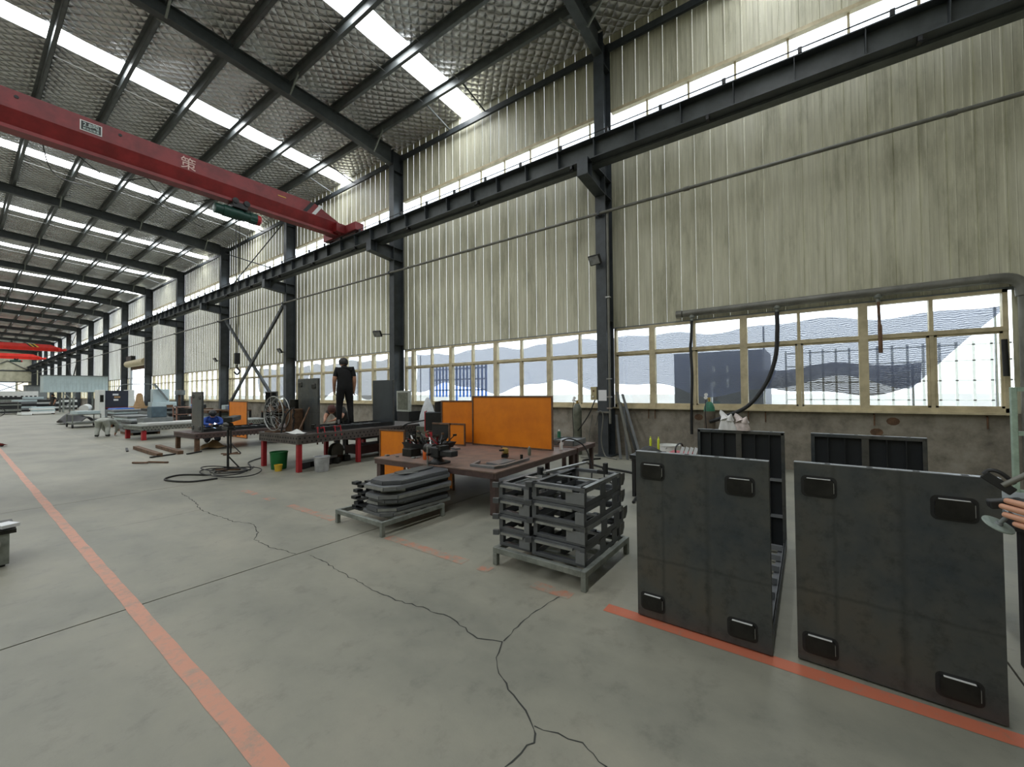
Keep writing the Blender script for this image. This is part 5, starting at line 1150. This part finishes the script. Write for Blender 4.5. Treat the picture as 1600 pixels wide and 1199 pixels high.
def pile(label, x, y, w_, d, n, h, mats_, rot=0, nm='sheet_pile'):
    t = thing(nm, label, 'stack', (x, y, 0), rot)
    for xx in (0, w_-.08): MB().box(xx, xx+.08, 0, d, 0, .1).build('skid', RUST, t)
    z = .1
    for i in range(n):
        hh = h/n*rn.uniform(.6, 1.0); j = rn.uniform(-.06, .06); MB().box(j, w_+j*.5, j, d-j, z, z+hh).build('layer', mats_[i % len(mats_)], t); z += hh+.012
    return t
pile('stack of dark sheets behind the bending person in grey', 4.05, 21.3, .9, 1.6, 6, .55, (BRACKET, PLATE_D, GREYB))
pile('low stack of grey sheets farther behind the bending person', 4.4, 23.5, 1.4, 1.5, 7, .7, (GREYB, BRACKET, PALE), .1)
pile('stack of pale sheets before the press with the navy front', 5.2, 31.0, 1.8, 1.8, 6, .75, (PALE, BRACKET, WHITE, PLATE_D))
pile('stack of dark plates right of the pale sheets', 6.1, 28.2, 1.3, 2.0, 6, .8, (PLATE_D, GREYB, BLACK))
pile('stack of grey plates near the wall by the fifth column', 7.6, 24.6, 1.2, 1.6, 5, .7, (GREYB, RUST, PALE))
person('person in pale grey overalls bending down by the stack of dark sheets', (3.3, 21.6, 0), R(-28),
       standing(pelvis=(0,0,.66), chest=(.06,.34,.62), neck=(.08,.52,.5), head=(.09,.6,.42), face=(0,.3,-1), shL=(-.13,.42,.54), shR=(.25,.42,.54), elL=(-.15,.52,.3), elR=(.28,.52,.3), wrL=(-.05,.6,.1), wrR=(.2,.6,.1),
                hipL=(-.1,0,.62), hipR=(.1,0,.62), knL=(-.14,.12,.36), knR=(.14,.12,.36), anL=(-.15,0,.085), anR=(.15,0,.085), toeL=(-.17,.15,.035), toeR=(.17,.15,.035)),
       CLOTHG, CLOTHG, BLACK, None, HAIR, 'long')
def cart(label, x, y, w_, d, h, m=GALV, load=None, rot=0):
    t = thing('hand_cart', label, 'cart', (x, y, 0), rot)
    MB().box(0, w_, 0, d, .2, .25).build('deck', m, t); MB().box(0, w_, 0, d, h, h+.04).build('upper_deck', m, t)
    for a in (0, w_-.04):
        for b in (0, d-.04):
            MB().box(a, a+.04, b, b+.04, .25, h).build('post', m, t); MB().lathe([(.02,-.03),(.09,-.03),(.09,.03),(.02,.03)], (a+.02, b+.02, .09), 12, Matrix.Rotation(pi/2, 3, 'Y')).build('wheel', BLACK, t, True)
            MB().box(a, a+.04, b, b+.04, .1, .2).build('fork', m, t)
    return t
cart('grey hand cart with long handle left of the stack of dark sheets', 3.35, 28.6, 1.0, 1.7, .62)
tag(MB().cb((3.9, 29.4, .73), (.8, 1.2, .13), rz(.1)).build('white_sheets', PALE), 'pale sheets lying on the grey hand cart', 'sheet stack')
cart('grey hand cart with two decks before the press', 4.6, 26.4, 1.1, 1.6, .55, GREYB)
fold_cloth('black tarpaulin lump on the floor left of the carts', (4.2, 33.4, 0), 1.5, 2.0, .9, BLACK, 6, 'tarpaulin')
tag(MB().tube([(4.3, 32.9, .84), (4.6, 34.1, .88)], .2, 14).build('film_roll', WHITE, None, True), 'white film roll lying on the black tarpaulin', 'roll')
tag(MB().cb((6.0, 33.8, .52), (.9, 1.0, .55), rz(.2)).build('blue_cover', BLUE, None, bev=.05), 'blue covered crate beside the white film roll', 'crate')
tag(MB().cb((6.0, 33.8, .12), (1.1, 1.2, .23), rz(.2)).build('crate_skid', RUST, None), 'brown skid under the blue covered crate', 'skid')
# press with navy front
t = thing('press_machine', 'white press machine with a navy front and three stickers', 'machine', (5.95, 40, 0))
MB().box(0, .32, 0, 1.4, 0, 1.95).build('side_column', WHITE, t, bev=.02); MB().box(1.52, 1.86, 0, 1.4, 0, 1.95).build('side_column', WHITE, t, bev=.02)
MB().box(.32, 1.52, .0, .25, .72, 1.9).build('front_beam', NAVY, t); MB().box(.32, 1.52, -.01, .2, .66, .72).build('red_strip', mat('maroon_strip', (110, 24, 44), .5), t)
MB().box(.32, 1.52, .05, .3, 0, .58).build('lower_beam', GREYB, t); MB().box(.3, 1.54, .8, 1.4, 0, 1.8).build('rear_body', GREYB, t)
MB().box(.06, .24, -.02, 0, 1.1, 1.6).build('control_panel', DKGLASS, t)
for (z, xa, xb, m) in ((1.62, .7, 1.0, PAPER), (1.44, .78, 1.1, CARD), (1.24, .75, 1.0, PAPER)): MB().box(xa, xb, -.006, 0, z-.06, z+.06).build('sticker', m, t)
MB().tube(catmull([(1.0, .3, 1.9), (1.2, .2, 2.3), (1.9, .2, 2.38), (2.9, .2, 2.36), (3.2, .2, 1.9)], 5), .03, 6).build('cable_arm', GREYB, t, True)
t = thing('grinding_machine', 'pale grey machine tool with a slanted arm right of the press', 'machine', (7.6, 34.6, 0))
MB().box(0, 1.3, 0, .9, 0, 1.1).build('bed', PALE, t, bev=.03); MB().box(.1, .95, .2, .8, 1.1, 1.95).build('column', PALE, t, bev=.03); MB().bar((.15, .1, 2.3), (.85, .05, 1.2), .1, .1).build('slanted_arm', GREYB, t)
MB().box(.75, 1.1, -.01, 0, .55, .9).build('opening', RUST, t); MB().box(-1.0, -.1, .2, .8, 0, .85).build('cover', CARD, t, bev=.05); MB().lathe([(.3,.85),(.2,1.2),(.16,1.6),(.08,1.7)], (-.5, .5, 0), 14).build('wrapped_post', CARD, t, True)
t = thing('drill_press', 'brown-grey drill press before the far white window', 'machine', (8.1, 31.0, 0))
MB().tube([(0,0,.05),(0,0,1.9)], .07, 12).build('post', RUST, t); MB().box(-.25, .25, -.2, .2, 0, .06).build('base', RUST, t); MB().box(-.2, .2, -.35, .15, 1.55, 1.85).build('head', GREYB, t, bev=.03); MB().box(-.22, .22, -.35, .1, .85, .9).build('work_plate', PAD, t)
t = thing('steel_cabinet', 'red and white cabinet at the foot of the fifth column', 'cabinet', (8.5, 30.0, 0))
MB().box(0, .5, 0, .7, 0, 1.5).build('body', WHITE, t); MB().box(-.01, 0, .02, .33, .05, 1.45).build('door', mat('dull_red', (150, 70, 68), .5), t); MB().box(-.01, 0, .36, .68, .05, 1.45).build('door', PALE, t)
t = thing('shelf_rack', 'pinkish steel shelf rack with dark boxes behind the low table', 'rack', (6.2, 24.2, 0))
PINK = mat('pinkish_primer', (180, 140, 122), .6, 0, .15)
for x in (0, .9):
    for y in (0, .5): MB().box(x, x+.05, y, y+.05, 0, 1.0).build('post', PINK, t)
for z in (.25, .62, .96): MB().box(0, .95, 0, .55, z, z+.03).build('shelf', PINK, t)
for x, z, w_ in ((.1, .65, .3), (.5, .65, .35), (.15, .28, .6)): MB().box(x, x+w_, .06, .45, z, z+.24).build('bin', BLACK, t)
tag(MB().cb((6.9, 23.4, .12), (.8, .6, .24), rz(.3)).build('rust_offcuts', PINK, None, bev=.02), 'pinkish offcut block on the floor before the shelf rack', 'block')
for i, (x, y) in enumerate(((8.0, 22.6), (8.3, 18.5), (7.9, 27.4))):
    t = thing('wall_bench', ('cluttered dark bench under the window behind the braces', 'cluttered dark bench left of the second column', 'cluttered dark bench under the far white window')[i], 'bench', (x, y, 0))
    MB().box(0, .8, 0, 1.8, .74, .8).build('bench_top', RUST, t)
    for a in (0, .72):
        for b in (0, 1.72): MB().box(a, a+.08, b, b+.08, 0, .74).build('leg', BLACK, t)
    for j in range(5):
        tag(MB().cb((x+.35+rn.uniform(-.15, .2), y+.25+.33*j, .8+.11), (.3, .22, .22), rz(rn.uniform(0, 1))).build('bench_box', (BLACK, GREYB, BLUE, RUST, PALE)[j], None, bev=.02), '%s on the %s' % (('black box', 'grey box', 'blue box', 'rusty box', 'pale box')[j], ('bench behind the wall braces', 'bench left of the second column', 'bench under the far white window')[i]), 'box')
# elevated pale box on lattice legs
t = thing('spray_booth', 'big pale blue ribbed box raised on lattice legs across the hall', 'booth', (4.76, 56, 0))
MB().box(0, 4.2, 0, 2.4, 1.9, 3.42).build('body', PALE, t)
rb = MB().box(0, .06, -.03, 0, 1.9, 3.42).mesh('rib'); rb.materials.append(PALE)
for i in range(17): o = link('rib', rb, t); o.location = (.05+.25*i, 0, 0)
MB().box(-.04, 4.24, -.06, 2.4, 3.4, 3.48).build('rim', GREYB, t)
for x in (1.2, 1.85, 3.4, 4.0):
    for y in (.1, 2.2): MB().box(x, x+.12, y, y+.12, 0, 1.9).build('leg', GALV, t)
for x in (1.2, 3.4): MB().bar((x+.06, .16, .4), (x+.7, .16, 1.1), .08, .08).build('lattice', GALV, t); MB().bar((x+.7, .16, 1.1), (x+.06, .16, 1.8), .08, .08).build('lattice', GALV, t)
person('far person in dark clothes standing left of the lattice legs', (5.5, 57.4, 0), 2.0, standing(), CLOTHD, CLOTHD)
# far left clutter
pile('stack wrapped in white film far down the hall', 3.8, 52, 1.3, 1.4, 4, .7, (WHITE, PALE))
tag(MB().cb((3.4, 51.5, .12), (.6, .9, .22), rz(.2)).build('white_bundle', WHITE, None, bev=.04), 'low white bundle left of the far white wrapped stack', 'bundle')
for i, (x, y, h) in enumerate(((2.0, 56, 1.1), (3.2, 60, 1.4), (4.9, 62.8, 1.2), (2.7, 66, 1.5), (4.5, 70, 1.7), (6.7, 66.5, 1.4), (3.4, 75, 1.8))):
    pile('%s dark stack of racks in the far clutter, counted from the camera' % ORD[i].replace('nearest', 'first'), x, y, 1.5, 2.2, 6, h, ((PLATE_D, GALV, BLACK), (BLACK, BRACKET, PALE), (PLATE_D, WHITE, BLACK))[i % 3], rn.uniform(-.1, .1), 'rack_stack')
for i, (x, y) in enumerate(((3.2, 82), (5.0, 84))):
    t = thing('site_container', '%s pale container with dark windows at the far end' % ('left', 'right')[i], 'container', (x, y, 0))
    MB().box(0, 1.7, 0, 3, 0, 2.2).build('body', WHITE, t)
    for q in range(4): MB().box(.2+.38*q, .42+.38*q, -.02, 0, 1.3, 1.6).build('window', BLACK, t)
t = thing('grey_cabin', 'grey cabin with a flat roof below the far bright window', 'cabin', (6.7, 100, 0))
MB().box(0, 2.2, 0, 4, 0, 3.2).build('body', GREYB, t); MB().box(-.1, 2.3, -.1, 4.1, 3.2, 3.3).build('roof', STEEL, t)
t = thing('rail_frame', 'thin grey tube rail before the far dark stacks', 'rail', (1.8, 54, 0))
for a, b in (((0,0,.1),(1.4,0,.1)), ((1.4,0,0),(1.4,0,1.1)), ((0,0,0),(0,0,1.1)), ((0,0,1.1),(1.4,0,1.1))): MB().tube([a, b], .025, 6).build('tube', PIPE, t)
for x in (.05, 1.35): MB().box(x-.1, x+.1, -.1, .1, 0, .02).build('foot', PIPE, t)
t = thing('bicycle_wheel', 'black bicycle wheel leaning on a post at the left border', 'wheel', (2.05, 51, 0))
MB().tube([(.33*cos(2*pi*i/28), 0, .345+.33*sin(2*pi*i/28)) for i in range(29)], .025, 8).build('tyre', BLACK, t, True); MB().lathe([(.03,-.05),(.03,.05)], (0,0,.345), 10, Matrix.Rotation(pi/2,3,'X')).build('hub', BARE, t)
for i in range(8): a = pi*i/4; MB().tube([(0,0,.345), (.31*cos(a), 0, .345+.31*sin(a))], .006, 4).build('spoke', BARE, t)

tag(MB().tube(catmull([(2.44, 12.6, .02), (2.6, 12.25, .03), (2.68, 12.3, .03), (2.92, 11.95, .02)], 5), .022, 7).build('bent_bar', RUST, None, True), 'short bent rusty bar lying alone on the floor left of the cable loops', 'steel bar')

tag(MB().box(4.7, 4.86, 14.82, 14.98, .5, .65).build('work_piece', PLATE_D, None, bev=.004), 'small dark steel block under the welding arc on the far table', 'block')
